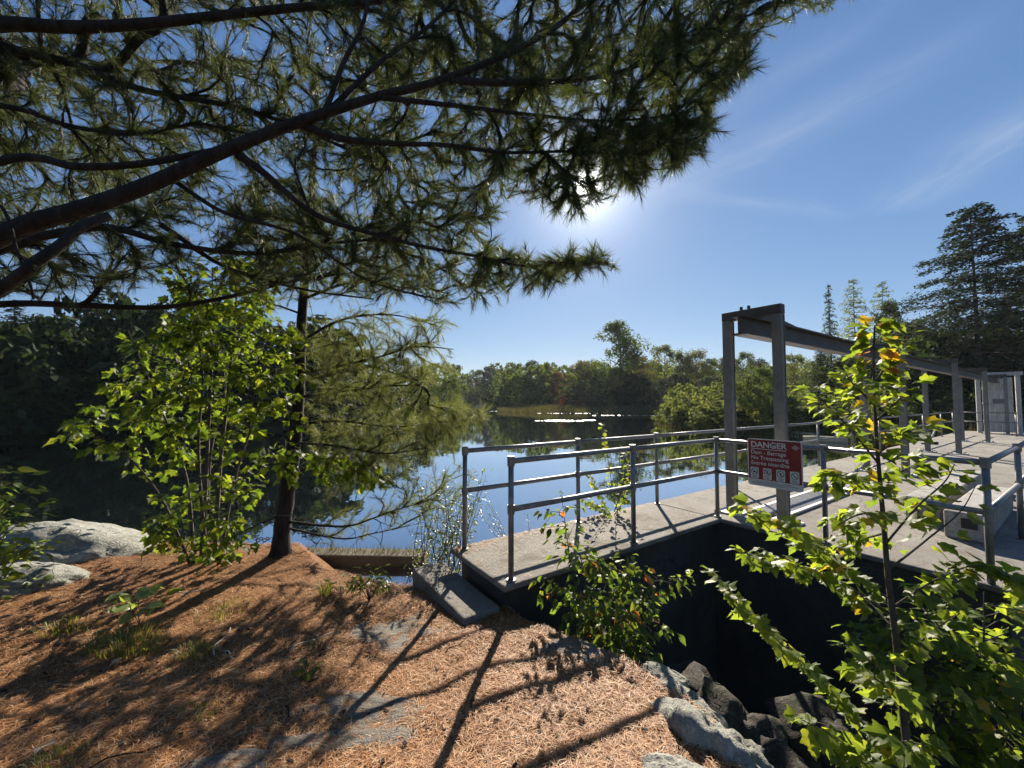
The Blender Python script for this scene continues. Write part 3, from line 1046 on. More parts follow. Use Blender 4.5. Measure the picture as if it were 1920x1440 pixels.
er = [((1275, 1310), 2.2, (0.15, 0.28, 0.20), 'narrow pale rock with lichen on the lip above the ravine', 0.3),
      ((1225, 1262), 2.45, (0.17, 0.14, 0.10), 'small rounded rock between the bush and the ravine lip', 0.1),
      ((1335, 1412), 1.88, (0.26, 0.36, 0.34), 'grey lichen covered rock hanging over the ravine edge', 0.5),
      ((1262, 1412), 1.80, (0.10, 0.10, 0.07), 'low grey stone bedded in needles by the ravine edge', 0.8),
      ((1250, 1445), 1.66, (0.20, 0.13, 0.10), 'pale flat stone lowest at the corner of the needle floor', 0.2)]
for i, (uv, d, sz, lab, rz) in enumerate(er):
    p = at(*uv, d)
    rock('rock', lab, p + np.array([0.03, 0, -sz[2] * (0.55 if sz[2] > 0.3 else 0.68)]), sz, 20 + i * 1.7, M_boulder, 5, 0.35, rz, 'rocks along the ravine edge')
pr = [((1330, 1290), 2.75, (0.30, 0.34, 0.26), 'pointed dark boulder in the ravine shadow below the bush'),
      ((1400, 1330), 2.55, (0.26, 0.22, 0.22), 'dark boulder lying in the ravine beside the pointed one'),
      ((1290, 1240), 3.0, (0.30, 0.22, 0.20), 'dim boulder against the foot of the dam wall'),
      ((1450, 1400), 2.4, (0.28, 0.24, 0.20), 'dark rounded boulder at the ravine bottom under the maple'),
      ((1560, 1330), 2.9, (0.36, 0.3, 0.26), 'large dim boulder behind the maple stem in the ravine')]
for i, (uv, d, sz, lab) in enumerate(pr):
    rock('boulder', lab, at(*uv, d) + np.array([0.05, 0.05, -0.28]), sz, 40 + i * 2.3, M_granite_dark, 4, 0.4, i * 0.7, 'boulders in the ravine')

# ------------------------------------------------------------------ leaves
def leaf_template(kind, seed):
    """(verts, faces): a leaf of length 1 along +y, blade normal +z"""
    r = random.Random(seed)
    if kind == 'maple':
        half = [(0.0, 0.02), (0.14, -0.04), (0.28, 0.0), (0.40, 0.09), (0.37, 0.18), (0.39, 0.27), (0.46, 0.36), (0.55, 0.53), (0.46, 0.545), (0.38, 0.52), (0.33, 0.57),
                (0.25, 0.56), (0.235, 0.64), (0.255, 0.73), (0.19, 0.76), (0.15, 0.85), (0.07, 0.93), (0.0, 1.06)]
    elif kind == 'ovate':
        half = [(0.0, 0.0), (0.14, 0.08), (0.25, 0.25), (0.27, 0.42), (0.21, 0.62), (0.11, 0.82), (0.0, 1.05)]
    elif kind == 'round':
        half = [(0.0, 0.0), (0.22, 0.04), (0.42, 0.22), (0.46, 0.45), (0.34, 0.70), (0.16, 0.88), (0.0, 1.0)]
    else:   # lance
        half = [(0.0, 0.0), (0.09, 0.15), (0.13, 0.40), (0.09, 0.72), (0.0, 1.05)]
    fold = r.uniform(0.08, 0.40)
    curl = r.uniform(0.10, 0.60)
    wav = r.uniform(0.03, 0.09)
    asym = r.uniform(0.9, 1.1)

    def z(x, y):
        return fold * abs(x) - curl * y * y * 0.6 - 0.25 * curl * abs(x) ** 1.5 + wav * math.sin(6 * y + 4 * x + seed)
    V, faces = [], []
    midy = [p[1] for p in half]
    mid = [0.25, 0.5, 0.75]
    for s in (1, -1):
        b = len(V)
        pts = []
        for (x, y) in half:
            xx = x * s * (asym if s > 0 else 2 - asym)
            pts.append((xx, y, z(xx, y)))
        for y in mid[::-1]:
            pts.append((0, y, z(0, y)))
        V += pts
        f = list(range(b, b + len(pts)))
        faces.append(f if s > 0 else f[::-1])
    # petiole
    b = len(V)
    pl = 0.45 if kind in ('maple', 'round') else 0.16
    V += [(-0.012, 0.02, 0.0), (0.012, 0.02, 0.0), (0.006, -pl, 0.05), (-0.006, -pl, 0.05)]
    faces.append([b, b + 1, b + 2, b + 3])
    # triangulate the two blade halves as fans by hand: simple ear-free split with mathutils
    from mathutils.geometry import tessellate_polygon
    out = []
    for f in faces:
        if len(f) == 4:
            out += [(f[0], f[1], f[2]), (f[0], f[2], f[3])]
        else:
            flat = [Vector((V[i][0], V[i][1], 0)) for i in f]
            for tri in tessellate_polygon([flat]):
                a_, b_, c_ = [f[i] for i in tri]
                n_ = (Vector(V[b_]) - Vector(V[a_])).cross(Vector(V[c_]) - Vector(V[a_]))
                out.append((a_, b_, c_) if n_.z > 0 else (a_, c_, b_))
    return np.array(V), np.array(out)


LEAF_T = {k: [leaf_template(k, i + 1) for i in range(8)] for k in ('maple', 'ovate', 'round', 'lance')}
LEAF_ME = {}


def leaf_mesh(kind, i, mat):
    key = (kind, i, mat.name)
    if key not in LEAF_ME:
        V, T = LEAF_T[kind][i]
        me = np_mesh('leaf', V, T)
        me.materials.append(mat)
        LEAF_ME[key] = me
    return LEAF_ME[key]


def leaf_frame(tip, nrm):
    y = tip / (np.linalg.norm(tip) + 1e-9)
    z = nrm - y * (nrm @ y)
    z /= np.linalg.norm(z) + 1e-9
    x = np.cross(y, z)
    return x, y, z


def put_leaves(th, leaves, kind, mats, max_obj=300, joined='foliage'):
    """leaves: list of (pos, tip_dir, normal, size, mat_index); the nearest become objects, the rest one part"""
    base = np.array(base_of(th))
    camp = np.array([0, 0, CAM_Z])
    leaves = sorted(leaves, key=lambda l: np.linalg.norm(l[0] - camp) / l[3])
    for l in leaves[:max_obj]:
        x, y, z = leaf_frame(l[1], l[2])
        o = bpy.data.objects.new('leaf', leaf_mesh(kind, R.randrange(8), mats[l[4]]))
        COL.objects.link(o)
        o.parent = th
        p = l[0] - base
        s = l[3]
        o.matrix_local = Matrix(((x[0] * s, y[0] * s, z[0] * s, p[0]), (x[1] * s, y[1] * s, z[1] * s, p[1]), (x[2] * s, y[2] * s, z[2] * s, p[2]), (0, 0, 0, 1)))
    rest = leaves[max_obj:]
    if rest:
        VV, TT, MI = [], [], []
        off = 0
        for l in rest:
            V, T = LEAF_T[kind][R.randrange(8)]
            x, y, z = leaf_frame(l[1], l[2])
            A = np.stack([x, y, z])
            VV.append((V * l[3]) @ A + (l[0] - base))
            TT.append(T + off)
            MI.append(np.full(len(T), l[4], np.int32))
            off += len(V)
        me = np_mesh(joined, np.concatenate(VV), np.concatenate(TT))
        link_mesh(joined, me, th, mats, 'stuff')
        me.polygons.foreach_set('material_index', np.concatenate(MI))


def rnd_dir(z0=-1.0, z1=1.0):
    a = R.uniform(0, 2 * math.pi)
    z = R.uniform(z0, z1)
    r = math.sqrt(max(0, 1 - z * z))
    return np.array([r * math.cos(a), r * math.sin(a), z])


# ------------------------------------------------------------------ growing twigs between branches and targets
class Skel:
    def __init__(s):
        s.p = np.zeros((200000, 3))
        s.par = np.full(200000, -1, int)
        s.n = 0
        s.load = np.zeros(200000)
        s.chains = []

    def add(s, p, par):
        s.p[s.n] = p
        s.par[s.n] = par
        s.n += 1
        return s.n - 1

    def seed(s, line, par=-1):
        last = par
        ids = []
        for p in line:
            last = s.add(p, last)
            ids.append(last)
        return ids

    def grow(s, target, back=0.55, sag=0.06, wob=0.03, step=0.07, maxlen=None):
        d = np.linalg.norm(s.p[:s.n] - target, axis=1)
        i = int(d.argmin())
        dist = d[i]
        # slide towards the root so the new twig leaves at a slant
        acc = 0.0
        while s.par[i] >= 0 and acc < dist * back:
            j = s.par[i]
            acc += np.linalg.norm(s.p[i] - s.p[j])
            i = j
        a = s.p[i].copy()
        j = s.par[i]
        if j >= 0:
            tdir = a - s.p[j]
            tdir /= np.linalg.norm(tdir) + 1e-9
        else:
            tdir = (target - a) / (np.linalg.norm(target - a) + 1e-9)
        L = np.linalg.norm(target - a)
        if maxlen and L > maxlen:
            target = a + (target - a) * maxlen / L
            L = maxlen
        ctrl = a + tdir * L * 0.40 + np.array([0, 0, sag * L])
        n = max(3, int(L / step))
        ids = [i]
        ph = R.uniform(0, 6.28)
        for k in range(1, n + 1):
            u = k / n
            q = a * (1 - u) ** 2 + ctrl * 2 * u * (1 - u) + target * u * u
            q = q + wob * L * np.array([math.sin(ph + u * 7), math.cos(ph * 1.3 + u * 6), 0.7 * math.sin(ph * 2 + u * 8)]) * u * (1 - u) * 2
            ids.append(s.add(q, ids[-1]))
        s.chains.append(ids)
        return ids

    def weigh(s):
        s.load[:s.n] = 0
        for ids in s.chains:
            s.load[ids[-1]] += 1
        for i in range(s.n - 1, -1, -1):
            if s.par[i] >= 0:
                s.load[s.par[i]] += s.load[i]


def needles_mesh(P, Dr, L, nper, spread, width, droop, rng, w_tip=0.25):
    """P (n,3) tuft roots, Dr (n,3) shoot directions: nper needles per tuft, thin triangles"""
    n = len(P)
    Dr = Dr / (np.linalg.norm(Dr, axis=1, keepdims=True) + 1e-9)
    k = n * nper
    p = np.repeat(P, nper, 0)
    d = np.repeat(Dr, nper, 0)
    rv = rng.normal(size=(k, 3))
    rv -= d * (rv * d).sum(1, keepdims=True)
    rv /= np.linalg.norm(rv, axis=1, keepdims=True) + 1e-9
    a = np.abs(rng.normal(0, 1, (k, 1))) * spread
    a = np.clip(a, 0, 1.5)
    nd = d * np.cos(a) + rv * np.sin(a)
    nd[:, 2] -= droop
    nd /= np.linalg.norm(nd, axis=1, keepdims=True)
    ln = L * rng.uniform(0.65, 1.12, (k, 1))
    start = p - d * (rng.uniform(0, 0.75, (k, 1)) * L)
    tip = start + nd * ln
    side = np.cross(nd, rng.normal(size=(k, 3)))
    side /= np.linalg.norm(side, axis=1, keepdims=True) + 1e-9
    V = np.empty((k * 3, 3))
    V[0::3] = start - side * width
    V[1::3] = start + side * width
    V[2::3] = tip
    T = np.arange(k * 3).reshape(k, 3)
    return V, T


def poly_sample(poly, n, rng):
    """n random pixels in a polygon"""
    A = np.array(poly, float)
    lo, hi = A.min(0), A.max(0)
    out = []
    while len(out) < n:
        q = rng.uniform(lo, hi, (n * 3, 2))
        out += list(q[sd_poly(q, poly) < 0])
    return out[:n]


def pine_foliage(th, sk, chains, limb_rads, mat, rng, needle_L, nper, spread, width, droop, twig_r, side_n, side_L, tail):
    """twigs (one joined part) and needle tufts (one joined part) for the grown chains"""
    sk.weigh()
    tw = MB()
    P, Dr = [], []
    for ids in chains:
        pts = [sk.p[i] for i in ids]
        rad = [max(twig_r, twig_r * 0.9 * sk.load[i] ** 0.55) for i in ids]
        rad[0] = rad[1]
        tw.tube(pts[::2] if len(pts) > 5 and len(pts) % 2 else pts, rad[::2] if len(pts) > 5 and len(pts) % 2 else rad, 3 if rad[1] < 0.004 else 6, cap=False)
        L = sum(np.linalg.norm(pts[i + 1] - pts[i]) for i in range(len(pts) - 1))
        acc = 0.0
        for i in range(len(pts) - 1, 0, -1):
            t = pts[i] - pts[i - 1]
            seg = np.linalg.norm(t)
            t = t / (seg + 1e-9)
            if acc < tail:
                P.append(pts[i])
                Dr.append(t + rng.normal(0, 0.15, 3))
                for k in range(side_n):
                    if rng.random() < 0.75:
                        sd = t * 0.75 + rng.normal(0, 0.55, 3) + np.array([0, 0, -0.05])
                        sd /= np.linalg.norm(sd)
                        l = side_L * rng.uniform(0.4, 1.15)
                        e = pts[i] + sd * l
                        tw.tube([pts[i], e], [twig_r * 0.8, twig_r * 0.55], 3, cap=False)
                        P.append(e)
                        Dr.append(sd)
                        if l > side_L * 0.8:
                            P.append(pts[i] * 0.45 + e * 0.55)
                            Dr.append(sd + rng.normal(0, 0.3, 3))
            acc += seg
    tw.build('twigs', M_twig, th, True, 'stuff')
    V, T = needles_mesh(np.array(P), np.array(Dr), needle_L, nper, spread, width, droop, rng)
    V -= np.array(base_of(th))
    link_mesh('needles', np_mesh('needles', V, T), th, [mat], 'stuff')
    return len(P)


# ------------------------------------------------------------------ overhead pine: limbs from a trunk outside the left of the view
TR = np.array([-3.3, 1.75, 0.0])
op = thing('pine_tree', 'large old pine whose long dark limbs reach across the sky from the left', 'tree', (TR[0], TR[1], ground_z(TR[0], TR[1])))
MB().tube([(TR[0], TR[1], -0.3), (TR[0] - 0.02, TR[1], 1.0), (TR[0] + 0.03, TR[1] + 0.05, 2.5), (TR[0], TR[1] + 0.1, 4.5), (TR[0] - 0.05, TR[1] + 0.1, 8.0), (TR[0], TR[1], 12.0)],
          [0.30, 0.24, 0.21, 0.18, 0.13, 0.05], 14, ecc=0.05).build('trunk', M_bark_pine, op, True)
sk = Skel()


def limb(pix, r0, r1, root=None, par=None, n=8):
    """pix: list of (u, v, d); a visible limb as its own part"""
    line = [at(*p) for p in pix]
    if root is not None:
        line = [np.asarray(root, float)] + line
    line = smooth_line(line, n)
    k = len(line)
    rad = [(r0 + (r1 - r0) * (i / (k - 1)) ** 0.8) for i in range(k)]
    line = [p + 0.004 * np.array([math.sin(i * 0.37), math.cos(i * 0.29), math.sin(i * 0.23)]) for i, p in enumerate(line)]
    MB().tube(line, rad, 10, ecc=0.02).build('branch', M_bark_pine, op, True)
    sk.seed(line)
    return line


limb([(0, 446, 1.75), (150, 392, 1.75), (300, 335, 1.8), (430, 282, 1.85), (560, 228, 1.9), (700, 182, 2.0), (830, 150, 2.1), (1000, 78, 2.3), (1130, -20, 2.5), (1250, -120, 2.7)], 0.047, 0.010, (TR[0], TR[1], 1.78))
limb([(0, 48, 2.1), (130, 50, 2.15), (300, 40, 2.2), (520, 20, 2.3), (760, -5, 2.5), (1000, -60, 2.7), (1300, -90, 3.0)], 0.044, 0.011, (TR[0], TR[1] + 0.1, 3.3))
limb([(0, 85, 2.5), (140, 120, 2.5), (270, 168, 2.55), (430, 200, 2.7), (560, 240, 2.8), (700, 300, 3.0)], 0.034, 0.009, (TR[0], TR[1] + 0.1, 3.6))
limb([(0, 305, 1.9), (150, 312, 1.9), (280, 303, 1.95), (400, 285, 2.0), (480, 268, 2.1)], 0.022, 0.013, (TR[0], TR[1], 2.2))
limb([(0, 545, 1.55), (60, 495, 1.55), (120, 450, 1.6), (155, 428, 1.66), (200, 405, 1.74)], 0.023, 0.018, (TR[0], TR[1] - 0.1, 1.25))
limb([(0, 572, 2.6), (150, 572, 2.6), (300, 575, 2.7), (420, 560, 2.8), (560, 525, 3.0), (700, 505, 3.1)], 0.028, 0.008, (TR[0], TR[1] + 0.1, 1.85))
limb([(0, 470, 2.0), (90, 440, 2.0), (200, 425, 2.05), (330, 460, 2.15), (470, 475, 2.25), (620, 455, 2.4), (760, 445, 2.5)], 0.03, 0.007, (TR[0], TR[1], 1.9))
limb([(445, 290, 1.87), (500, 330, 1.9), (590, 400, 2.0), (680, 432, 2.1), (800, 465, 2.2), (900, 482, 2.25), (1000, 498, 2.3), (1130, 492, 2.35)], 0.020, 0.004)
limb([(560, 232, 1.92), (640, 262, 1.95), (730, 268, 2.05), (830, 270, 2.1), (950, 288, 2.2), (1080, 284, 2.3), (1220, 290, 2.4)], 0.020, 0.005)
limb([(605, 215, 1.93), (640, 130, 1.95), (675, 60, 2.0), (692, -20, 2.05)], 0.015, 0.009)
limb([(610, 212, 1.95), (700, 130, 2.05), (790, 60, 2.2), (870, -20, 2.35)], 0.016, 0.008)
limb([(840, 150, 2.12), (960, 158, 2.2), (1080, 150, 2.35), (1200, 120, 2.5), (1330, 60, 2.7), (1450, 10, 2.9)], 0.022, 0.006)
limb([(700, 180, 2.0), (850, 200, 2.1), (1000, 215, 2.3), (1150, 225, 2.5), (1290, 215, 2.7)], 0.016, 0.005)
limb([(300, 420, 2.1), (420, 500, 2.3), (560, 540, 2.6), (700, 560, 2.8)], 0.016, 0.005)
limb([(320, 335, 1.85), (420, 400, 1.9), (560, 440, 2.05), (680, 520, 2.2), (800, 560, 2.3)], 0.012, 0.004)
limb([(0, 200, 2.2), (130, 235, 2.2), (260, 250, 2.3), (380, 230, 2.4)], 0.02, 0.006, (TR[0], TR[1], 2.9))
limb([(0, 385, 1.6), (25, 440, 1.6), (45, 500, 1.6), (60, 560, 1.62)], 0.006, 0.004)
rng = np.random.default_rng(5)
targets = []


def add_targets(poly, n, d0, d1):
    for q in poly_sample(poly, n, rng):
        targets.append(at(q[0], q[1], rng.uniform(d0, d1)))


CAN_TOP = [(-150, -160), (1760, -160), (1590, 0), (1490, 45), (1430, 75), (1410, 140), (1370, 165), (1330, 195), (1000, 190), (700, 130), (300, 160), (-150, 110)]
CAN_MID = [(560, 90), (1420, 40), (1390, 150), (1345, 210), (1335, 260), (1250, 320), (1170, 340), (1080, 310), (960, 330), (760, 300), (560, 250)]
CAN_RIGHT = [(1080, 250), (1345, 215), (1330, 265), (1250, 325), (1170, 350), (1110, 345)]
CAN_SUN = [(900, 300), (1100, 300), (1130, 360), (1085, 385), (1000, 375), (900, 350)]
CAN_LOW = [(560, 260), (800, 290), (960, 350), (940, 410), (880, 450), (1000, 480), (1110, 485), (1090, 525), (940, 560), (880, 570), (760, 560), (640, 540), (480, 520), (430, 380)]
CAN_LEFT = [(-100, 110), (500, 110), (620, 240), (420, 330), (260, 420), (-100, 430)]
CAN_LLOW = [(-60, 400), (250, 380), (500, 330), (620, 420), (560, 560), (300, 540), (-60, 560)]
CAN_TIP = [(900, 478), (1120, 478), (1125, 505), (1000, 525), (880, 530)]
add_targets(CAN_TOP, 1650, 2.2, 5.0)
add_targets([(560, -60), (1560, -60), (1440, 60), (1390, 150), (1100, 190), (700, 160)], 320, 2.2, 3.6)
add_targets(CAN_MID, 1050, 2.1, 4.2)
add_targets(CAN_RIGHT, 170, 2.1, 3.0)
add_targets(CAN_SUN, 55, 2.1, 2.7)
add_targets(CAN_LOW, 700, 2.1, 4.0)
add_targets(CAN_LEFT, 860, 2.2, 4.8)
add_targets(CAN_LLOW, 320, 2.0, 4.2)
add_targets(CAN_TIP, 30, 2.15, 2.5)
add_targets([(1015, 325), (1135, 345), (1120, 395), (1040, 398)], 26, 2.1, 2.5)
add_targets([(1050, 480), (1165, 485), (1160, 500), (1060, 510)], 8, 2.25, 2.45)
limb_pts = sk.p[:sk.n].copy()
targets.sort(key=lambda p: np.linalg.norm(limb_pts - p, axis=1).min())
for p in targets:
    sk.grow(p, 0.6, 0.05, 0.05, 0.07)
leafy = list(sk.chains)
targets = []
add_targets(CAN_LEFT, 90, 1.9, 3.2)
add_targets(CAN_LOW, 70, 2.0, 2.9)
add_targets(CAN_LLOW, 60, 1.8, 2.8)
add_targets(CAN_TOP, 60, 2.0, 3.0)
tb = MB()
for p in targets:          # bare dead twigs
    ids = sk.grow(p, 0.4, 0.02, 0.10, 0.06)
    k = len(ids)
    tb.tube([sk.p[i] for i in ids], [0.0032 - 0.002 * q / k for q in range(k)], 4, cap=False)
tb.build('dead_twigs', M_twig, op, True, 'stuff')
NT1 = pine_foliage(op, sk, leafy, None, M_needle, rng, 0.092, 28, 0.50, 0.0013, 0.06, 0.0020, 1, 0.10, 0.30)

# ------------------------------------------------------------------ the smaller pine by the water
b0 = np.array([-2.48, 4.3, ground_z(-2.48, 4.3)])
sp_t = thing('pine_tree', 'slim young pine with a leaning trunk and soft feathery branches beside the water', 'tree', b0)
trunk_line = smooth_line([b0 + np.array([0, 0, -0.15]), at(530, 985, 4.3), at(548, 860, 4.32), at(560, 740, 4.35), at(566, 600, 4.4), at(574, 500, 4.45), at(582, 400, 4.5), at(590, 280, 4.6), at(596, 120, 4.7)], 6)
k = len(trunk_line)
MB().tube(trunk_line, [0.100 - 0.082 * (i / (k - 1)) ** 0.75 + (0.04 * max(0, 1 - i / 4)) for i in range(k)], 12, ecc=0.05).build('trunk', M_bark_pine, sp_t, True)
sk = Skel()
sk.seed(trunk_line[2:])


def pbranch(pix, r0, r1):
    line = smooth_line([at(*p) for p in pix], 6)
    k = len(line)
    MB().tube(line, [r0 + (r1 - r0) * i / (k - 1) for i in range(k)], 6).build('branch', M_twig, sp_t, True)
    # hook into the trunk for twig growth
    sk.seed(line)


pbranch([(562, 700, 4.36), (620, 690, 4.3), (700, 672, 4.2), (780, 650, 4.1), (850, 655, 4.0)], 0.020, 0.005)
pbranch([(560, 745, 4.36), (630, 735, 4.25), (720, 725, 4.1), (810, 720, 4.0)], 0.018, 0.004)
pbranch([(565, 640, 4.38), (640, 600, 4.4), (730, 590, 4.4), (820, 610, 4.4)], 0.018, 0.004)
pbranch([(557, 795, 4.34), (640, 790, 4.4), (740, 800, 4.5), (850, 790, 4.6), (900, 780, 4.7)], 0.018, 0.004)
pbranch([(547, 880, 4.32), (620, 880, 4.4), (700, 870, 4.5), (790, 850, 4.6)], 0.016, 0.004)
pbranch([(540, 978, 4.3), (600, 985, 4.25), (660, 985, 4.2), (730, 960, 4.15), (800, 940, 4.1)], 0.016, 0.004)
pbranch([(538, 990, 4.3), (640, 1010, 4.4), (700, 1000, 4.45), (770, 985, 4.5)], 0.012, 0.004)
pbranch([(570, 560, 4.42), (660, 530, 4.5), (760, 540, 4.5), (820, 560, 4.5)], 0.018, 0.004)
pbranch([(576, 480, 4.46), (660, 440, 4.5), (740, 450, 4.6)], 0.016, 0.004)
pbranch([(570, 590, 4.42), (500, 570, 4.5), (420, 585, 4.5)], 0.014, 0.004)
pbranch([(535, 960, 4.3), (480, 985, 4.2), (430, 1010, 4.1)], 0.012, 0.004)
pbranch([(552, 830, 4.33), (620, 835, 4.0), (720, 850, 3.8), (800, 840, 3.7)], 0.014, 0.004)
rng = np.random.default_rng(9)
targets = []
add_targets([(560, 620), (700, 570), (850, 600), (840, 650), (860, 680), (800, 740), (900, 770), (830, 830), (760, 880), (600, 880), (570, 780)], 330, 3.7, 5.1)
add_targets([(600, 640), (830, 620), (835, 700), (720, 760), (600, 740)], 130, 3.8, 4.8)
add_targets([(720, 750), (905, 765), (890, 800), (780, 860), (640, 880)], 150, 4.0, 4.8)
add_targets([(600, 900), (760, 890), (830, 930), (740, 1000), (620, 1020)], 36, 3.9, 4.7)
add_targets([(660, 850), (840, 850), (880, 890), (850, 960), (720, 950)], 60, 3.9, 4.8)
add_targets([(820, 760), (915, 765), (900, 800), (800, 830)], 40, 4.1, 4.7)
add_targets([(560, 330), (760, 420), (840, 540), (700, 580), (560, 560), (480, 600), (440, 560), (520, 420)], 190, 4.0, 5.2)
limb_pts = sk.p[:sk.n].copy()
targets.sort(key=lambda p: np.linalg.norm(limb_pts - p, axis=1).min())
for p in targets:
    sk.grow(p, 0.6, 0.03, 0.05, 0.08)
leafy = list(sk.chains)
targets = []
add_targets([(590, 930), (810, 920), (770, 1040), (600, 1040), (470, 1040), (480, 960)], 55, 3.9, 4.9)
tb = MB()
for p in targets:          # bare dead twigs low on the trunk
    ids = sk.grow(p, 0.4, 0.0, 0.09, 0.06)
    tb.tube([sk.p[i] for i in ids], [0.004 - 0.0025 * q / len(ids) for q in range(len(ids))], 4, cap=False)
tb.build('dead_twigs', M_twig, sp_t, True, 'stuff')
NT2 = pine_foliage(sp_t, sk, leafy, None, M_needle_soft, rng, 0.105, 22, 0.5, 0.0012, 0.10, 0.0022, 1, 0.14, 0.42)


# ------------------------------------------------------------------ leafy plants
def stem_part(th, line, r0, r1, mat=None, name='branch', n=7, sm=6):
    line = smooth_line(line, sm)
    k = len(line)
    MB().tube(line, [r0 + (r1 - r0) * i / (k - 1) for i in range(k)], n).build(name, mat or M_bark_grey, th, True)
    return line


def leaves_along(line, n, size, leaf_up=0.75, t0=0.15, out=0.05, mats=(0,), droop=0.35, seed_dir=None):
    """opposite leaves on short petioles along a branch"""
    res = []
    P = np.array(line)
    seg = np.linalg.norm(np.diff(P, axis=0), axis=1)
    cum = np.concatenate([[0], np.cumsum(seg)])
    for i in range(n):
        t = cum[-1] * (t0 + (1 - t0) * ((i + R.random() * 0.8) / n) ** 0.9)
        j = min(len(seg) - 1, int(np.searchsorted(cum, t) - 1))
        j = max(j, 0)
        u = (t - cum[j]) / (seg[j] + 1e-9)
        p = P[j] * (1 - u) + P[j + 1] * u
        tg = (P[j + 1] - P[j]) / (seg[j] + 1e-9)
        side = np.cross(tg, [0, 0, 1.])
        side /= np.linalg.norm(side) + 1e-9
        sgn = 1 if i % 2 else -1
        d = tg * R.uniform(0.1, 0.8) + side * sgn * R.uniform(0.4, 1.0) + np.array([0, 0, R.uniform(-0.3, 0.35)])
        d /= np.linalg.norm(d)
        sz = size * R.uniform(0.6, 1.12)
        pos = p + d * (sz * 0.45 + R.uniform(0, out))
        tip = d * 0.9 + np.array([R.uniform(-.25, .25), R.uniform(-.25, .25), -droop + R.uniform(-0.35, 0.3)])
        nrm = np.array([R.gauss(0, 0.45), R.gauss(0, 0.45) - 0.1, leaf_up + R.uniform(-0.2, 0.4)])
        res.append((pos, tip, nrm, sz, R.choice(mats)))
    return res


# young maple in front of the deck, rooted in the ravine
mp_base = at(1716, 1575, 2.05)
mp = thing('maple_sapling', 'tall young maple with yellowing top and few red leaves, rooted in the ravine', 'tree', mp_base)
stem = stem_part(mp, [at(1724, 1640, 2.05), at(1705, 1440, 2.05), at(1690, 1300, 2.05), at(1680, 1200, 2.05), at(1665, 1080, 2.05), at(1657, 980, 2.05), at(1650, 900, 2.05),
                      at(1642, 800, 2.05), at(1638, 700, 2.07), at(1640, 612, 2.08)], 0.020, 0.004, M_bark_grey, 'trunk')
LV = []
MM = [M_maple, M_yellow, M_red_leaf]
brs = [  # pixel polylines (u, v, d), leaves, size
    ([(1663, 1120, 2.05), (1600, 1080, 2.0), (1520, 1020, 1.95), (1450, 975, 1.9), (1400, 952, 1.88)], 34, 0.105),
    ([(1668, 1150, 2.05), (1580, 1095, 2.1), (1490, 1060, 2.1), (1400, 1040, 2.1)], 26, 0.105),
    ([(1700, 1420, 2.05), (1600, 1340, 2.0), (1500, 1240, 1.95), (1420, 1165, 1.92), (1345, 1085, 1.9)], 36, 0.100),
    ([(1706, 1470, 2.05), (1620, 1420, 1.9), (1550, 1375, 1.82), (1505, 1350, 1.78)], 16, 0.115),
    ([(1664, 1070, 2.05), (1740, 1010, 2.1), (1800, 960, 2.2), (1830, 910, 2.25)], 7, 0.11),
    ([(1660, 1020, 2.05), (1720, 950, 2.0), (1770, 905, 1.98), (1790, 870, 1.97)], 9, 0.11),
    ([(1672, 1140, 2.05), (1750, 1090, 1.95), (1830, 1060, 1.9), (1900, 1080, 1.85)], 22, 0.105),
    ([(1684, 1260, 2.05), (1740, 1190, 1.95), (1800, 1150, 1.9)], 14, 0.10),
    ([(1692, 1330, 2.05), (1670, 1290, 1.85), (1640, 1270, 1.75), (1650, 1240, 1.70)], 16, 0.105),
    ([(1702, 1430, 2.05), (1690, 1400, 1.8), (1700, 1390, 1.7), (1740, 1400, 1.62)], 16, 0.115),
    ([(1710, 1480, 2.05), (1660, 1440, 1.75), (1620, 1430, 1.65)], 12, 0.115),
    ([(1652, 930, 2.05), (1600, 900, 2.0), (1570, 890, 1.98), (1556, 905, 1.97)], 16, 0.10),
    ([(1648, 870, 2.05), (1590, 800, 2.05), (1545, 755, 2.05), (1525, 735, 2.05)], 14, 0.085),
    ([(1655, 960, 2.05), (1610, 965, 1.9), (1570, 985, 1.85)], 12, 0.10),
    ([(1646, 850, 2.05), (1690, 820, 2.0), (1720, 800, 1.98)], 9, 0.10),
    ([(1642, 790, 2.05), (1690, 745, 2.0), (1705, 720, 2.0)], 8, 0.095),
    ([(1640, 760, 2.06), (1600, 720, 2.0), (1585, 700, 2.0)], 8, 0.09),
    ([(1639, 720, 2.06), (1680, 660, 2.03), (1702, 635, 2.02)], 7, 0.075),
    ([(1650, 900, 2.05), (1700, 880, 2.1), (1740, 860, 2.1)], 10, 0.105),
    ([(1658, 1000, 2.05), (1620, 1010, 2.2), (1580, 1020, 2.25)], 10, 0.10),
    ([(1676, 1180, 2.05), (1630, 1130, 2.2), (1600, 1120, 2.25)], 8, 0.10)]
for pix, n, sz in brs:
    ln = stem_part(mp, [at(*p) for p in pix], 0.006, 0.0018)
    LV += leaves_along(ln, int(n * 2.7), sz * 0.70, mats=(0,) * 34 + (1,))
up = [p for p in stem if p[2] > 0.95]
top = [p for p in stem if p[2] > 1.45]
LV += leaves_along(up, 90, 0.068, t0=0.0, out=0.06, mats=(0,) * 14 + (1,), droop=0.6)
LV += leaves_along(top, 34, 0.07, t0=0.2, out=0.04, mats=(0, 0, 0, 1, 0, 0, 0, 2, 1), droop=0.7)
put_leaves(mp, LV, 'maple', MM, 300)

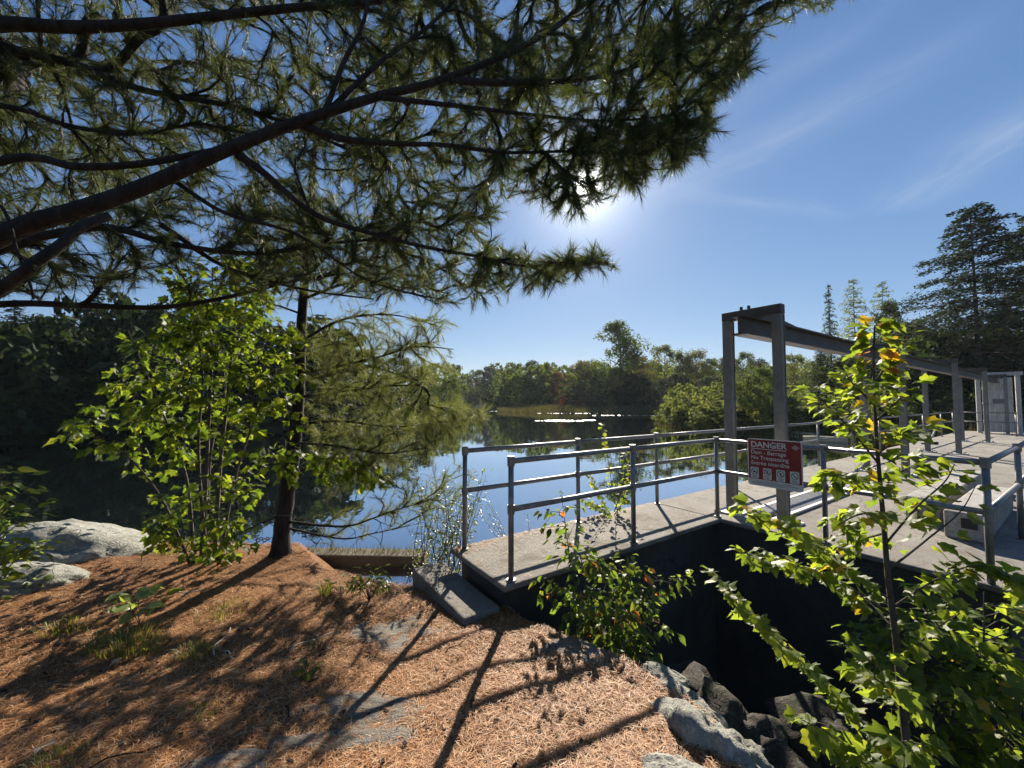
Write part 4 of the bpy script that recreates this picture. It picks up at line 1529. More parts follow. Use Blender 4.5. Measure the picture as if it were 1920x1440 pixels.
# second maple, darker and denser, at the right
m2b = at(1850, 1560, 2.7)
m2 = thing('maple_sapling', 'dense bushy maple thicket filling the ravine at the right, in dappled shade', 'tree', m2b)
LV = []
for si, (u0, ut, vt) in enumerate(((1850, 1845, 1110), (1780, 1790, 1180), (1900, 1930, 1090), (1750, 1735, 1260))):
    stem = stem_part(m2, [at(u0, 1580, 2.7), at(u0 * 0.6 + ut * 0.4, 1400, 2.68), at(ut, 1250, 2.65), at(ut, vt, 2.6)], 0.014, 0.003, name='stem')
    for k in range(18):
        j = int(len(stem) * (0.25 + 0.72 * k / 18))
        j = min(j, len(stem) - 1)
        a = stem[j]
        d = rnd_dir(-0.1, 0.5)
        L = R.uniform(0.25, 0.55)
        ln = stem_part(m2, [a, a + d * L * 0.5 + np.array([0, 0, 0.03]), a + d * L], 0.004, 0.0015, sm=3, n=5)
        LV += leaves_along(ln, 16, 0.085, mats=(0,) * 60 + (1,))
put_leaves(m2, LV, 'maple', MM, 300)

# bush at the end of the walkway
bsh_b = at(1118, 1235, 3.15)
bs = thing('leafy_bush', 'low bright green bush with pointed leaves, a few turning orange, by the walkway edge', 'bush', bsh_b)
LV = []
for pix in ([(1105, 1180, 2.85), (1075, 1080, 2.85), (1062, 1000, 2.85), (1052, 925, 2.85)], [(1110, 1185, 2.85), (1100, 1100, 2.8), (1085, 1040, 2.8), (1060, 1020, 2.8)],
            [(1120, 1190, 2.85), (1130, 1100, 2.8), (1120, 1050, 2.75)], [(1125, 1190, 2.85), (1160, 1110, 2.8), (1180, 1060, 2.78)],
            [(1130, 1195, 2.85), (1190, 1130, 2.8), (1230, 1090, 2.75), (1255, 1095, 2.7)], [(1130, 1200, 2.85), (1190, 1180, 2.75), (1240, 1175, 2.7)],
            [(1125, 1200, 2.8), (1170, 1215, 2.65), (1205, 1245, 2.55)], [(1115, 1190, 2.8), (1080, 1130, 2.65), (1050, 1100, 2.6)],
            [(1120, 1195, 2.8), (1110, 1150, 2.6), (1120, 1120, 2.55)], [(1128, 1195, 2.8), (1165, 1150, 2.6), (1200, 1130, 2.55)], [(1125, 1200, 2.8), (1150, 1200, 2.6), (1190, 1215, 2.5)]):
    ln = stem_part(bs, [bsh_b] + [at(p[0], p[1], p[2] * 1.13) for p in pix[1:]], 0.006, 0.0018, M_bark_grey, 'stem', 5)
    LV += leaves_along(ln, 22, 0.078, mats=(0,) * 16 + (1, 2), droop=0.5, t0=0.2)
    for k in range(8):
        a = ln[int(len(ln) * (0.25 + 0.09 * k))]
        d = rnd_dir(-0.2, 0.6)
        l2 = stem_part(bs, [a, a + d * 0.09, a + d * R.uniform(0.13, 0.22)], 0.003, 0.0015, M_bark_grey, 'stem', 4, 3)
        LV += leaves_along(l2, 9, 0.074, mats=(0,) * 30 + (2,), droop=0.5)
put_leaves(bs, LV, 'ovate', [M_bush, M_yellow, M_red_leaf], 300)

# aspen behind the water-side rail
ap_b = W(1.62, -0.55, -0.6)
ap = thing('aspen_sapling', 'slender aspen sapling with small round leaves behind the water side railing', 'tree', ap_b)
LV = []
ad = 5.0
for pix in ([(1150, 985, ad), (1148, 920, ad), (1140, 860, ad), (1128, 795, ad)], [(1150, 975, ad), (1125, 930, ad), (1105, 890, ad)], [(1152, 960, ad), (1170, 900, ad), (1172, 855, ad)],
            [(1150, 975, ad), (1130, 955, ad), (1102, 940, ad)], [(1152, 965, ad), (1172, 935, ad), (1182, 905, ad)]):
    pts = [at(*p) for p in pix]
    if pix[0][1] == 985:
        pts = [ap_b] + pts
    ln = stem_part(ap, pts, 0.007, 0.002, M_bark_grey, 'stem', 5)
    LV += leaves_along(ln, 46, 0.062, mats=(0,) * 12 + (1,), droop=0.5, t0=0.3 if pix[0][1] == 985 else 0.15, out=0.14)
put_leaves(ap, LV, 'round', [M_maple, M_yellow], 300)

# willow-like shrub in front of the left end of the water-side rail
wl_b = np.array([-0.85, 4.25, -0.5])
wl = thing('willow_shrub', 'loose shrub of upright stems with tiny pale leaves beside the railing end', 'shrub', wl_b)
LV = []
for k in range(36):
    u = R.uniform(765, 915)
    v = R.uniform(880, 1000) if u < 880 else R.uniform(880, 960)
    d = R.uniform(4.1, 4.8)
    e = at(u, v, d)
    a = wl_b + np.array([R.uniform(-0.3, 0.45), R.uniform(-0.15, 0.25), 0])
    ln = stem_part(wl, [a, a * 0.5 + e * 0.5 + np.array([R.uniform(-.05, .05), 0, 0.05]), e], 0.005, 0.0015, M_bark_grey, 'stem', 4)
    LV += leaves_along(ln, 44, 0.062, mats=(0,), droop=0.1, t0=0.15)
put_leaves(wl, LV, 'lance', [M_willow], 300)
wl2_b = W(1.0, -0.35, -0.62)
wl2 = thing('willow_shrub', 'thin sprigs of pale leaves poking up between the walkway and the water', 'shrub', wl2_b)
LV = []
for k in range(7):
    e = at(R.uniform(900, 1010), R.uniform(930, 1010), 4.7)
    ln = stem_part(wl2, [wl2_b + np.array([R.uniform(-.3, .2), 0, 0]), wl2_b * 0.4 + e * 0.6, e], 0.004, 0.0012, M_bark_grey, 'stem', 4)
    LV += leaves_along(ln, 22, 0.055, mats=(0,), droop=0.1, t0=0.3)
put_leaves(wl2, LV, 'lance', [M_willow], 300)

# multi-stemmed maple at the left
cb = np.array([-3.13, 4.15, ground_z(-3.13, 4.15)])
mc = thing('maple_clump', 'many stemmed maple clump with sunlit yellow green leaves in front of dark woods', 'tree', cb)
sk = Skel()
for pix, r0 in (([(378, 1045, 4.15), (386, 900, 4.15), (393, 760, 4.2), (400, 620, 4.25), (398, 500, 4.3)], 0.026), ([(402, 1045, 4.15), (412, 880, 4.1), (426, 750, 4.1), (440, 600, 4.1), (446, 500, 4.1)], 0.024),
                ([(365, 1040, 4.2), (350, 900, 4.25), (312, 790, 4.3), (270, 690, 4.4), (240, 620, 4.4)], 0.018), ([(390, 1045, 4.1), (372, 850, 3.95), (380, 700, 3.9), (360, 600, 3.9)], 0.018),
                ([(410, 1045, 4.1), (440, 900, 4.0), (480, 780, 3.9), (520, 690, 3.9)], 0.016), ([(385, 1045, 4.2), (395, 850, 4.45), (420, 700, 4.6), (330, 560, 4.7)], 0.018),
                ([(360, 1045, 4.1), (300, 930, 3.9), (220, 840, 3.75), (130, 805, 3.7)], 0.013)):
    pts = [at(*p) for p in pix]
    pts[0][2] = ground_z(pts[0][0], pts[0][1]) - 0.05
    ln = stem_part(mc, pts, r0, 0.004, M_bark_grey, 'stem')
    sk.seed(ln)
rng = np.random.default_rng(21)
targets = []
add_targets([(80, 825), (170, 750), (240, 640), (330, 560), (310, 500), (440, 470), (560, 600), (570, 720), (540, 860), (480, 960), (300, 960), (220, 860)], 260, 3.5, 4.9)
add_targets([(240, 640), (440, 560), (560, 640), (560, 740), (420, 820), (260, 800)], 170, 3.6, 4.6)
add_targets([(290, 520), (420, 470), (530, 500), (520, 580), (340, 590)], 85, 3.9, 5.0)
add_targets([(560, 830), (700, 870), (740, 910), (620, 920), (520, 900)], 40, 3.9, 4.3)
add_targets([(290, 960), (420, 980), (490, 1020), (420, 1050), (280, 1040)], 36, 3.6, 4.2)
limb_pts = sk.p[:sk.n].copy()
targets.sort(key=lambda p: np.linalg.norm(limb_pts - p, axis=1).min())
LV = []
tw = MB()
for p in targets:
    ids = sk.grow(p, 0.5, 0.04, 0.05, 0.08)
    pts = [sk.p[i] for i in ids]
    tw.tube(pts, [0.0035] * (len(pts) - 1) + [0.0015], 4, cap=False)
    n = R.randint(4, 7)
    ln = pts[-min(len(pts), 5):]
    LV += leaves_along(ln, n, 0.085, mats=(0,), droop=0.45, t0=0.1)
tw.build('twigs', M_twig, mc, True, 'stuff')
put_leaves(mc, LV, 'maple', [M_maple_b], 300)

# shrub at the left frame edge
ls_b = np.array([-3.95, 2.7, ground_z(-3.95, 2.7)])
ls = thing('leafy_shrub', 'leafy green shrub beside the boulder at the left edge', 'shrub', ls_b)
LV = []
for k in range(26):
    e = at(R.uniform(-80, 72), R.uniform(875, 1050), R.uniform(2.3, 2.9))
    sb_ = ls_b + np.array([R.uniform(-0.2, 0.25), R.uniform(-0.15, 0.2), 0])
    ln = stem_part(ls, [sb_, sb_ * 0.5 + e * 0.5 + np.array([0, 0, 0.1]), e], 0.006, 0.002, M_bark_grey, 'stem', 5)
    LV += leaves_along(ln, 22, 0.075, mats=(0,), droop=0.4, t0=0.25, out=0.08)
put_leaves(ls, LV, 'ovate', [M_bush], 300)


def seedling(u, v, label, nst, h, size, spreadf, kind, mat, nleaf, group='small plants on the needle floor'):
    b = on_ground(u, v)
    th = thing('seedling', label, 'plant', b, group)
    LV = []
    for k in range(nst):
        e = b + np.array([R.uniform(-1, 1) * spreadf, R.uniform(-1, 1) * spreadf * 0.6, h * R.uniform(0.6, 1.05)])
        ln = stem_part(th, [b, b * 0.5 + e * 0.5 + np.array([0, 0, h * 0.15]), e], 0.003, 0.0012, M_bark_grey, 'stem', 4, 3)
        LV += leaves_along(ln, nleaf, size, mats=(0,), droop=0.35, t0=0.4, out=0.01)
    put_leaves(th, LV, kind, [mat], 300)


seedling(262, 1175, 'pale green seedling with a fan of oval leaves standing in the shade of the clump', 4, 0.30, 0.13, 0.17, 'ovate', M_seedling, 5)
seedling(692, 1128, 'leafy green weed clump between the step and the small pool', 16, 0.24, 0.075, 0.17, 'lance', M_bush, 8)
seedling(640, 1120, 'sparse yellow green weed beside the leafy weed clump', 5, 0.13, 0.07, 0.09, 'lance', M_grass, 4)
seedling(577, 1268, 'tiny green seedling alone in the sunny needles', 5, 0.06, 0.05, 0.06, 'ovate', M_bush, 4)
seedling(600, 1215, 'tiny seedling with a dry stalk above the lone green one', 3, 0.07, 0.04, 0.06, 'ovate', M_grass, 3)
seedling(350, 1010, 'low sprig of toothed leaves under the maple clump', 6, 0.16, 0.085, 0.2, 'maple', M_maple_b, 5)
seedling(60, 1110, 'dark low sprig at the foot of the boulder', 4, 0.10, 0.07, 0.12, 'ovate', M_bush, 4)


def grass_tuft(u, v, label, n, h, rad):
    b = on_ground(u, v)
    V, T = [], []
    rg = np.random.default_rng(int(u))
    for i in range(n):
        a = rg.uniform(0, 6.28)
        r = rad * math.sqrt(rg.random())
        x, y = r * math.cos(a), r * math.sin(a) * 0.7
        z = ground_z(b[0] + x, b[1] + y) - b[2]
        dd = np.array([math.cos(a), math.sin(a), 0]) * rg.uniform(0.1, 0.8) + rg.normal(0, 0.25, 3) * np.array([1, 1, 0])
        hh = h * rg.uniform(0.5, 1.1)
        p0 = np.array([x, y, z])
        p1 = p0 + np.array([dd[0] * hh * 0.35, dd[1] * hh * 0.35, hh * 0.7])
        p2 = p0 + np.array([dd[0] * hh * 1.0, dd[1] * hh * 1.0, hh * 0.8])
        sd = np.array([-math.sin(a), math.cos(a), 0]) * 0.0022
        k = len(V)
        V += [p0 - sd, p0 + sd, p1 + sd * 0.8, p1 - sd * 0.8, p2]
        T += [(k, k + 1, k + 2), (k, k + 2, k + 3), (k + 3, k + 2, k + 4)]
    o = link_mesh('grass_tuft', np_mesh('grass_tuft', V, T), None, [M_grass])
    o.location = [float(c) for c in b]
    o['kind'] = 'stuff'
    return o


grass_tuft(240, 1215, '', 420, 0.11, 0.24)
grass_tuft(370, 1228, '', 160, 0.08, 0.13)
grass_tuft(130, 1180, '', 160, 0.09, 0.2)
grass_tuft(610, 1115, '', 90, 0.14, 0.07)
grass_tuft(420, 1150, '', 90, 0.08, 0.2)
grass_tuft(320, 1030, '', 260, 0.10, 0.3)
grass_tuft(110, 1435, '', 120, 0.05, 0.12)
grass_tuft(375, 1340, '', 60, 0.05, 0.10)

# ------------------------------------------------------------------ needle litter, twigs, fallen leaves
def scatter_litter(n):
    rg = np.random.default_rng(77)
    P, out = [], 0
    pos = []
    while len(pos) < n:
        y = 0.9 + 3.9 * rg.random() ** 1.35
        x = rg.uniform(-1.36 * y - 0.4, 1.1)
        if x > lerp_tab(PIT, y) + 0.05 or y > lerp_tab(BANK, x) + 0.05:
            continue
        skip = False
        for p, sz, rot, sd_ in SLAB_POS:
            dx, dy = x - p[0], y - p[1]
            a = (dx * math.cos(rot) + dy * math.sin(rot)) / sz[0]
            b = (-dx * math.sin(rot) + dy * math.cos(rot)) / sz[1]
            if math.hypot(a, b) < 1.0 and rg.random() < 0.74:
                rr = math.hypot(a, b) + 0.45 * mnoise.fractal((a * 1.6 + sd_ * 5, b * 1.6, sd_), 1.0, 2.0, 4)
                if rr < 0.62:
                    skip = True
                    break
        if skip:
            continue
        pos.append((x, y, ground_z(x, y)))
    pos = np.array(pos)
    yaw = rg.uniform(0, 2 * math.pi, n)
    pit = np.abs(rg.normal(0, 0.16, n))
    L = rg.uniform(0.035, 0.085, n)
    d = np.stack([np.cos(yaw) * np.cos(pit), np.sin(yaw) * np.cos(pit), np.sin(pit)], -1)
    s = np.stack([-np.sin(yaw), np.cos(yaw), np.zeros(n)], -1)
    h = pos + np.array([0, 0, 1.]) * rg.uniform(0.003, 0.014, n)[:, None]
    wd = 0.0014
    bend = s * (rg.normal(0, 0.12, n) * L)[:, None]
    V = np.empty((n * 4, 3))
    V[0::4] = h - d * (L / 2)[:, None] - s * wd * 0.5
    V[1::4] = h + bend - s * wd
    V[2::4] = h + d * (L / 2)[:, None]
    V[3::4] = h + bend + s * wd
    T = np.arange(n * 4).reshape(n, 4)
    o = link_mesh('pine_needle_litter', np_mesh('pine_needle_litter', V, T), None, [M_dry], 'stuff')


scatter_litter(115000)


def deck_litter(n):
    rg = np.random.default_rng(5)
    t = rg.random(n) ** 1.6 * 3.0 - 0.08
    s_ = np.where(rg.random(n) < 0.7, -0.09 + np.abs(rg.normal(0, 0.10, n)), rg.uniform(-0.09, 0.84, n))
    keep = s_ < 0.84
    t, s_ = t[keep], s_[keep]
    n = len(t)
    pos = np.array([W(a, b, DECK + 0.004 + 0.006 * rg.random()) for a, b in zip(t, s_)])
    yaw = rg.uniform(0, 6.28, n)
    L = rg.uniform(0.03, 0.08, n)[:, None]
    d = np.stack([np.cos(yaw), np.sin(yaw), rg.normal(0, 0.05, n)], -1)
    sd = np.stack([-np.sin(yaw), np.cos(yaw), np.zeros(n)], -1) * 0.0014
    V = np.empty((n * 4, 3))
    V[0::4] = pos - d * L / 2 - sd * 0.5
    V[1::4] = pos - sd
    V[2::4] = pos + d * L / 2
    V[3::4] = pos + sd
    link_mesh('deck_litter', np_mesh('deck_litter', V, np.arange(n * 4).reshape(n, 4)), None, [M_dry], 'stuff')


deck_litter(1500)
db = MB()
for k in range(260):
    y_ = 1.0 + 3.2 * R.random() ** 1.3
    x_ = R.uniform(-1.3 * y_, 0.9)
    if x_ > lerp_tab(PIT, y_) - 0.05 or y_ > lerp_tab(BANK, x_):
        continue
    a_, l_ = R.uniform(0, 6.28), R.uniform(0.004, 0.013)
    c_ = np.array([x_, y_, ground_z(x_, y_) + 0.014])
    dx_, dy_ = np.array([math.cos(a_), math.sin(a_), R.uniform(-0.2, 0.3)]), np.array([-math.sin(a_), math.cos(a_), R.uniform(-0.2, 0.2)])
    db.box(c_, (l_, l_ * R.uniform(0.25, 0.7), 0.0025), (dx_, dy_, np.array([0, 0, 1.])))
db.build('bark_debris', M_twig, kind='stuff')


def ground_twig(u, v, L, yaw, label, r=0.004, mat=M_twig):
    p = on_ground(u, v)
    d = np.array([math.cos(yaw), math.sin(yaw), 0])
    pts = []
    for k in range(6):
        q = p + d * L * (k / 5 - 0.5) + np.array([0, 0, 0])
        q[2] = ground_z(q[0], q[1]) + r + 0.012 + 0.008 * math.sin(k * 1.7)
        q += np.array([-d[1], d[0], 0]) * 0.02 * L / 0.3 * math.sin(k * 1.1)
        pts.append(q)
    o = MB().tube(pts, [r, r, r * 0.9, r * 0.8, r * 0.7, r * 0.4], 6).build('fallen_twig', mat, None, True)
    tag(o, label, 'twig', 'twigs lying on the needles')


ground_twig(855, 1215, 0.18, 0.9, 'short dark twig on sunny needles below the step')
ground_twig(415, 1205, 0.36, 2.0, 'thin pale curved stick in the shade near the grass tuft', 0.005, M_wood)
ground_twig(585, 1205, 0.30, 1.0, 'dry straw coloured stalk beside the tiny seedlings', 0.003, M_wood)
ground_twig(430, 1232, 0.16, -0.6, 'little bent pale stick lying in sunlight by the shadow edge', 0.004, M_wood)
ground_twig(345, 1115, 0.2, 0.4, 'pale stick lying in shade right of the seedling', 0.005, M_wood)
ground_twig(540, 1345, 0.10, -0.8, 'stubby brown twig left of the broad rock slab', 0.005)
ground_twig(250, 1420, 0.28, 0.7, 'dark thin twig near the pale fallen leaf', 0.003)


def fallen_leaf(u, v, s, label, kind, mat, tilt=0.3):
    p = on_ground(u, v)
    o = bpy.data.objects.new('fallen_leaf', leaf_mesh(kind, R.randrange(4), mat))
    COL.objects.link(o)
    o.location = (float(p[0]), float(p[1]), float(p[2]) + 0.03)
    o.rotation_euler = (R.uniform(-tilt, tilt), R.uniform(-tilt, tilt), R.uniform(0, 6.28))
    o.scale = (s, s, s)
    tag(o, label, 'leaf', 'leaves fallen on the needles')


fallen_leaf(88, 1408, 0.075, 'pale curled dead leaf lying in the near left shade', 'maple', M_fallen)
fallen_leaf(228, 1243, 0.07, 'brown dead leaf just below the grass tuft', 'maple', M_dry)
fallen_leaf(272, 1246, 0.07, 'folded reddish dead leaf right of the brown one', 'ovate', M_dry)
fallen_leaf(1032, 1116, 0.06, 'small white dead leaf caught at the edge of the bush', 'ovate', M_fallen)

# ------------------------------------------------------------------ far trees
def crown_decid(seed, nblob=40, nleaf=7000, ls=0.022, w=0.34, low=0.04, topw=0.5, rough=1.0):
    """leaf quads on the shells of many small clumps filling a crown of height 1"""
    rg = np.random.default_rng(seed)
    V, N = [], []
    per = nleaf // nblob
    for i in range(nblob):
        h = low + (1 - low) * (i + rg.random()) / nblob
        hh = (h - low) / (1 - low)
        prof = min(1.0, 0.55 + 1.6 * hh) * (1 - max(0.0, (hh - 0.45) / 0.55) ** 2.0 * (1 - topw * 0.45)) ** 0.8
        a = rg.uniform(0, 6.28)
        q = math.sqrt(rg.random()) * (0.75 + 0.3 * rg.random() * rough)
        r = rg.uniform(0.075, 0.14) * (0.75 if hh > 0.8 else 1.0)
        c = np.array([w * prof * q * math.cos(a), w * prof * q * math.sin(a), min(h, 1.0 - r * 0.75)])
        d = rg.normal(size=(per, 3))
        d /= np.linalg.norm(d, axis=1, keepdims=True)
        p = c + d * (r * (0.5 + 0.55 * rg.random((per, 1))) * np.array([1.2, 1.2, 0.8])) + rg.normal(0, 0.010, (per, 3))
        V.append(p)
        N.append(d + rg.normal(0, 0.6, (per, 3)) + np.array([0, 0, 0.4]))
    return quads(np.concatenate(V), np.concatenate(N), ls, rg)


def quads(P, N, ls, rg, aspect=0.7):
    N = N / (np.linalg.norm(N, axis=1, keepdims=True) + 1e-9)
    A = np.cross(N, rg.normal(size=N.shape))
    A /= np.linalg.norm(A, axis=1, keepdims=True) + 1e-9
    B = np.cross(N, A)
    s = ls * rg.uniform(0.5, 1.1, (len(P), 1))
    V = np.empty((len(P) * 4, 3))
    V[0::4] = P - A * s
    V[1::4] = P + B * s * aspect * rg.uniform(0.5, 1.2, (len(P), 1)) - A * s * 0.2
    V[2::4] = P + A * s
    V[3::4] = P - B * s * aspect * rg.uniform(0.5, 1.2, (len(P), 1))
    return V, np.arange(len(P) * 4).reshape(-1, 4)


def crown_conifer(seed, whorls=22, w=0.17, droop=0.25, n_spray=26, ls=0.014, low=0.08, irregular=0.25, top_pow=0.85, asc=0.0, inner=0.12):
    rg = np.random.default_rng(seed)
    P, N = [], []
    br = []
    for i in range(whorls):
        z = low + (1 - low) * (i / whorls) ** 0.92
        L0 = w * ((1 - z) / (1 - low)) ** top_pow + 0.012
        nb = int(rg.integers(5, 8))
        a0 = rg.uniform(0, 6.28)
        for b in range(nb):
            L = L0 * rg.uniform(1 - irregular, 1 + irregular * 0.7)
            a = a0 + 6.283 * b / nb + rg.normal(0, 0.2)
            d = np.array([math.cos(a), math.sin(a), 0])
            zz = z + rg.normal(0, 0.008)
            br.append((np.array([0, 0, zz]), d, L))
            n = max(5, int(n_spray * L / w))
            u = rg.uniform(inner, 1.0, n) ** 0.8
            side = np.cross(d, [0, 0, 1.])
            spread = 0.30 * L * (1 - np.abs(u - 0.55))
            off = rg.normal(0, 0.5, n) * spread
            p = np.array([0, 0, zz]) + d * (u * L)[:, None] + side * off[:, None]
            p[:, 2] += asc * u * L - droop * L * u ** 2 + rg.normal(0, 0.006, n)
            P.append(p)
            nn = np.array([0, 0, 1.]) + d * 0.3 + rg.normal(0, 0.5, (n, 3))
            N.append(nn)
    P = np.concatenate(P)
    N = np.concatenate(N)
    V, T = quads(P, N, ls, rg, 0.45)
    return V, T, br


def limbs_mesh(seed, nl, w, low):
    rg = np.random.default_rng(seed + 100)
    mb = MB()
    mb.tube([(0, 0, -0.03), (0.006, 0, 0.3), (-0.006, 0.005, 0.6), (0, 0, 0.93)], [0.018, 0.014, 0.009, 0.002], 8)
    for i in range(nl):
        z = low + (0.8 - low) * rg.random()
        a = rg.uniform(0, 6.28)
        L = w * rg.uniform(0.5, 0.95)
        d = np.array([math.cos(a), math.sin(a), 0])
        mb.tube([(0, 0, z), tuple(d * L * 0.5 + np.array([0, 0, z + L * 0.3])), tuple(d * L + np.array([0, 0, z + L * 0.75]))], [0.006, 0.004, 0.0015], 5, cap=False)
    return mb


KIND = {}


def make_kind(key, data, limbs):
    V, T = data[0], data[1]
    cm = np_mesh('crown', V, T)
    cm.materials.append(FAR['green'])
    me = bpy.data.meshes.new('trunk')
    me.from_pydata(limbs.v, [], limbs.f)
    me.materials.append(M_bark_far)
    KIND[key] = (cm, me)


def con_limbs(br, thick=0.013):
    mb = MB()
    mb.tube([(0, 0, -0.03), (0.003, 0, 0.4), (0, 0.002, 0.98)], [thick * 0.6, thick * 0.4, 0.001], 8)
    for a, d, L in br[::2]:
        mb.tube([tuple(a), tuple(a + d * L * 0.8 + np.array([0, 0, -0.1 * L]))], [0.0028, 0.0008], 4, cap=False)
    return mb


for i in range(5):
    w_ = [0.36, 0.30, 0.42, 0.26, 0.34][i]
    make_kind('d%d' % i, crown_decid(i + 1, [44, 38, 52, 40, 30][i], 7500, 0.017, w_, [0.03, 0.05, 0.02, 0.05, 0.10][i], [0.5, 0.9, 0.4, 0.8, 1.0][i]), limbs_mesh(i, 10, w_, 0.25))
make_kind('shrub', crown_decid(31, 30, 5000, 0.034, 0.55, 0.0, 0.9), limbs_mesh(31, 10, 0.5, 0.05))
make_kind('tall', crown_decid(41, 46, 7500, 0.013, 0.20, 0.04, 0.8), limbs_mesh(41, 16, 0.2, 0.2))
c = crown_conifer(51, 34, 0.15, 0.30, 60, 0.012, 0.02, 0.2, inner=0.0)
make_kind('spruce', c, con_limbs(c[2]))
c = crown_conifer(52, 34, 0.10, 0.35, 46, 0.010, 0.03, 0.25, inner=0.0)
make_kind('spire', c, con_limbs(c[2]))
c = crown_conifer(53, 18, 0.24, 0.05, 70, 0.013, 0.15, 0.45, 0.55, 0.10, 0.35)
make_kind('pine', c, con_limbs(c[2], 0.016))
c = crown_conifer(54, 26, 0.30, 0.30, 420, 0.0085, 0.02, 0.38, 0.60, 0.16, 0.10)
make_kind('hemlock', c, con_limbs(c[2], 0.016))
c = crown_conifer(55, 24, 0.20, 0.10, 60, 0.011, 0.1, 0.4, 0.6, 0.10, 0.15)
make_kind('thin', c, con_limbs(c[2]))


def far_tree(kind, u, vtop, d, wpx, mat, label, name='tree', cat='tree', group=None, rotz=None, sink=0.0, lean=0.0):
    x = (u - 960) / F * d
    zb = terrain_z(x, d) - sink
    topz = at(u, vtop, d)[2]
    H = max(0.4, topz - zb)
    cm, tm = KIND[kind]
    th = thing(name, label, cat, (x, d, zb), group)
    bw = {'d0': .72, 'd1': .60, 'd2': .84, 'd3': .52, 'd4': .68, 'shrub': 1.1, 'tall': .42, 'spruce': .32, 'spire': .22, 'pine': .48, 'hemlock': .6, 'thin': .42}[kind]
    sx = (wpx / F * d) / bw
    rz = R.uniform(0, 6.28) if rotz is None else rotz
    for nm, me, mt in (('trunk', tm, None), ('crown', cm, FAR[mat])):
        o = bpy.data.objects.new(nm, me)
        COL.objects.link(o)
        o.parent = th
        o.scale = (sx, sx, H)
        o.rotation_euler = (lean, 0, rz)
        if mt is not None:
            o.material_slots[0].link = 'OBJECT'
            o.material_slots[0].material = mt
    return th


G1 = 'trees along the far shore'
far = [('d0', 868, 702, 125, 50, 'dark', 'dark rounded tree at the mouth of the far cove'),
       ('d2', 893, 693, 150, 56, 'green', 'broad dark tree behind the boats in the far cove'),
       ('d1', 914, 687, 145, 46, 'dark', 'tall domed tree above the white boat with a canopy'),
       ('d3', 936, 695, 140, 40, 'green', 'slim tree right of the domed tree above the boats'),
       ('d0', 955, 692, 112, 48, 'dark', 'dark tree where the marsh grass begins'),
       ('d2', 996, 676, 106, 66, 'dark', 'wide dark oak like tree left of the rusty trees'),
       ('d4', 1026, 680, 102, 44, 'olive', 'brownish open crowned tree beside the wide dark one'),
       ('d3', 1046, 697, 96, 34, 'rust', 'rusty orange tree above the red shrub'),
       ('d1', 1066, 702, 98, 30, 'rust', 'pale rust tree right of the orange one'),
       ('d2', 1092, 676, 94, 66, 'olive', 'rounded olive tree left of the tallest tree'),
       ('d0', 1122, 678, 92, 50, 'green', 'bushy green tree touching the tallest tree on its left'),
       ('d3', 1163, 604, 86, 92, 'green', 'tallest tree on the far shore, open topped against the sky'),
       ('d3', 1150, 690, 84, 46, 'green', 'leafy tree at the foot of the tallest tree'),
       ('d1', 1205, 668, 88, 52, 'olive', 'low olive tree right of the tallest tree'),
       ('d0', 1247, 646, 84, 76, 'light', 'broad light green tree between the tallest tree and the gantry'),
       ('d4', 1282, 662, 80, 46, 'green', 'open crowned tree right of the broad light green one'),
       ('tall', 1306, 654, 78, 48, 'olive', 'narrow olive tree with a pointed top left of the gantry post'),
       ('d2', 1336, 672, 74, 60, 'light', 'light green tree just left of the gantry post'),
       ('d0', 1395, 660, 76, 52, 'green', 'green tree seen between the two near gantry posts'),
       ('d1', 1425, 672, 110, 50, 'dark', 'bluish distant tree between the near gantry posts'),
       ('d2', 1492, 664, 66, 78, 'light', 'light yellow green tree under the dark beam'),
       ('d3', 1540, 668, 90, 40, 'green', 'distant green tree behind the light yellow green one'),
       ('d0', 1362, 668, 96, 40, 'dark', 'dark tree hidden behind the near gantry post'),
       ('d2', 1180, 700, 82, 80, 'dark', 'dark spreading tree low behind the marsh'),
       ('d0', 1270, 700, 70, 80, 'dark', 'shadowy tree in front of the broad light green one'),
       ('d2', 1330, 706, 66, 80, 'dark', 'shadowy tree behind the small spruce'),
       ('d1', 1110, 715, 88, 40, 'dark', 'short dark tree at the back of the marsh'),
       ('d4', 1385, 700, 56, 60, 'green', 'green tree low between the gantry posts'),
       ('d0', 1440, 705, 50, 70, 'green', 'leafy tree behind the second gantry post')]
for a in far:
    far_tree(*a, group=G1)
WOOD_T = [crown_decid(70 + k, 22, 420, 0.053, 0.40, 0.0, 0.7) for k in range(4)]


def woods(name, spots, mat, seed):
    """a mass of trees that reads as one: spots are (x, y, top z, width)"""
    rg = np.random.default_rng(seed)
    VV, TT, off = [], [], 0
    zb = terrain_arr(np.array([[q[0], q[1]] for q in spots]))
    for (x, y, zt_, wd), z0 in zip(spots, zb):
        V, T = WOOD_T[int(rg.integers(4))]
        a = rg.uniform(0, 6.28)
        ca, sa = math.cos(a), math.sin(a)
        H = max(0.5, zt_ - z0)
        P = np.column_stack([(V[:, 0] * ca - V[:, 1] * sa) * wd + x, (V[:, 0] * sa + V[:, 1] * ca) * wd + y, V[:, 2] * H + z0 - 0.1])
        VV.append(P)
        TT.append(T + off)
        off += len(V)
    link_mesh(name, np_mesh(name, np.concatenate(VV), np.concatenate(TT)), None, [FAR[mat]], 'stuff')


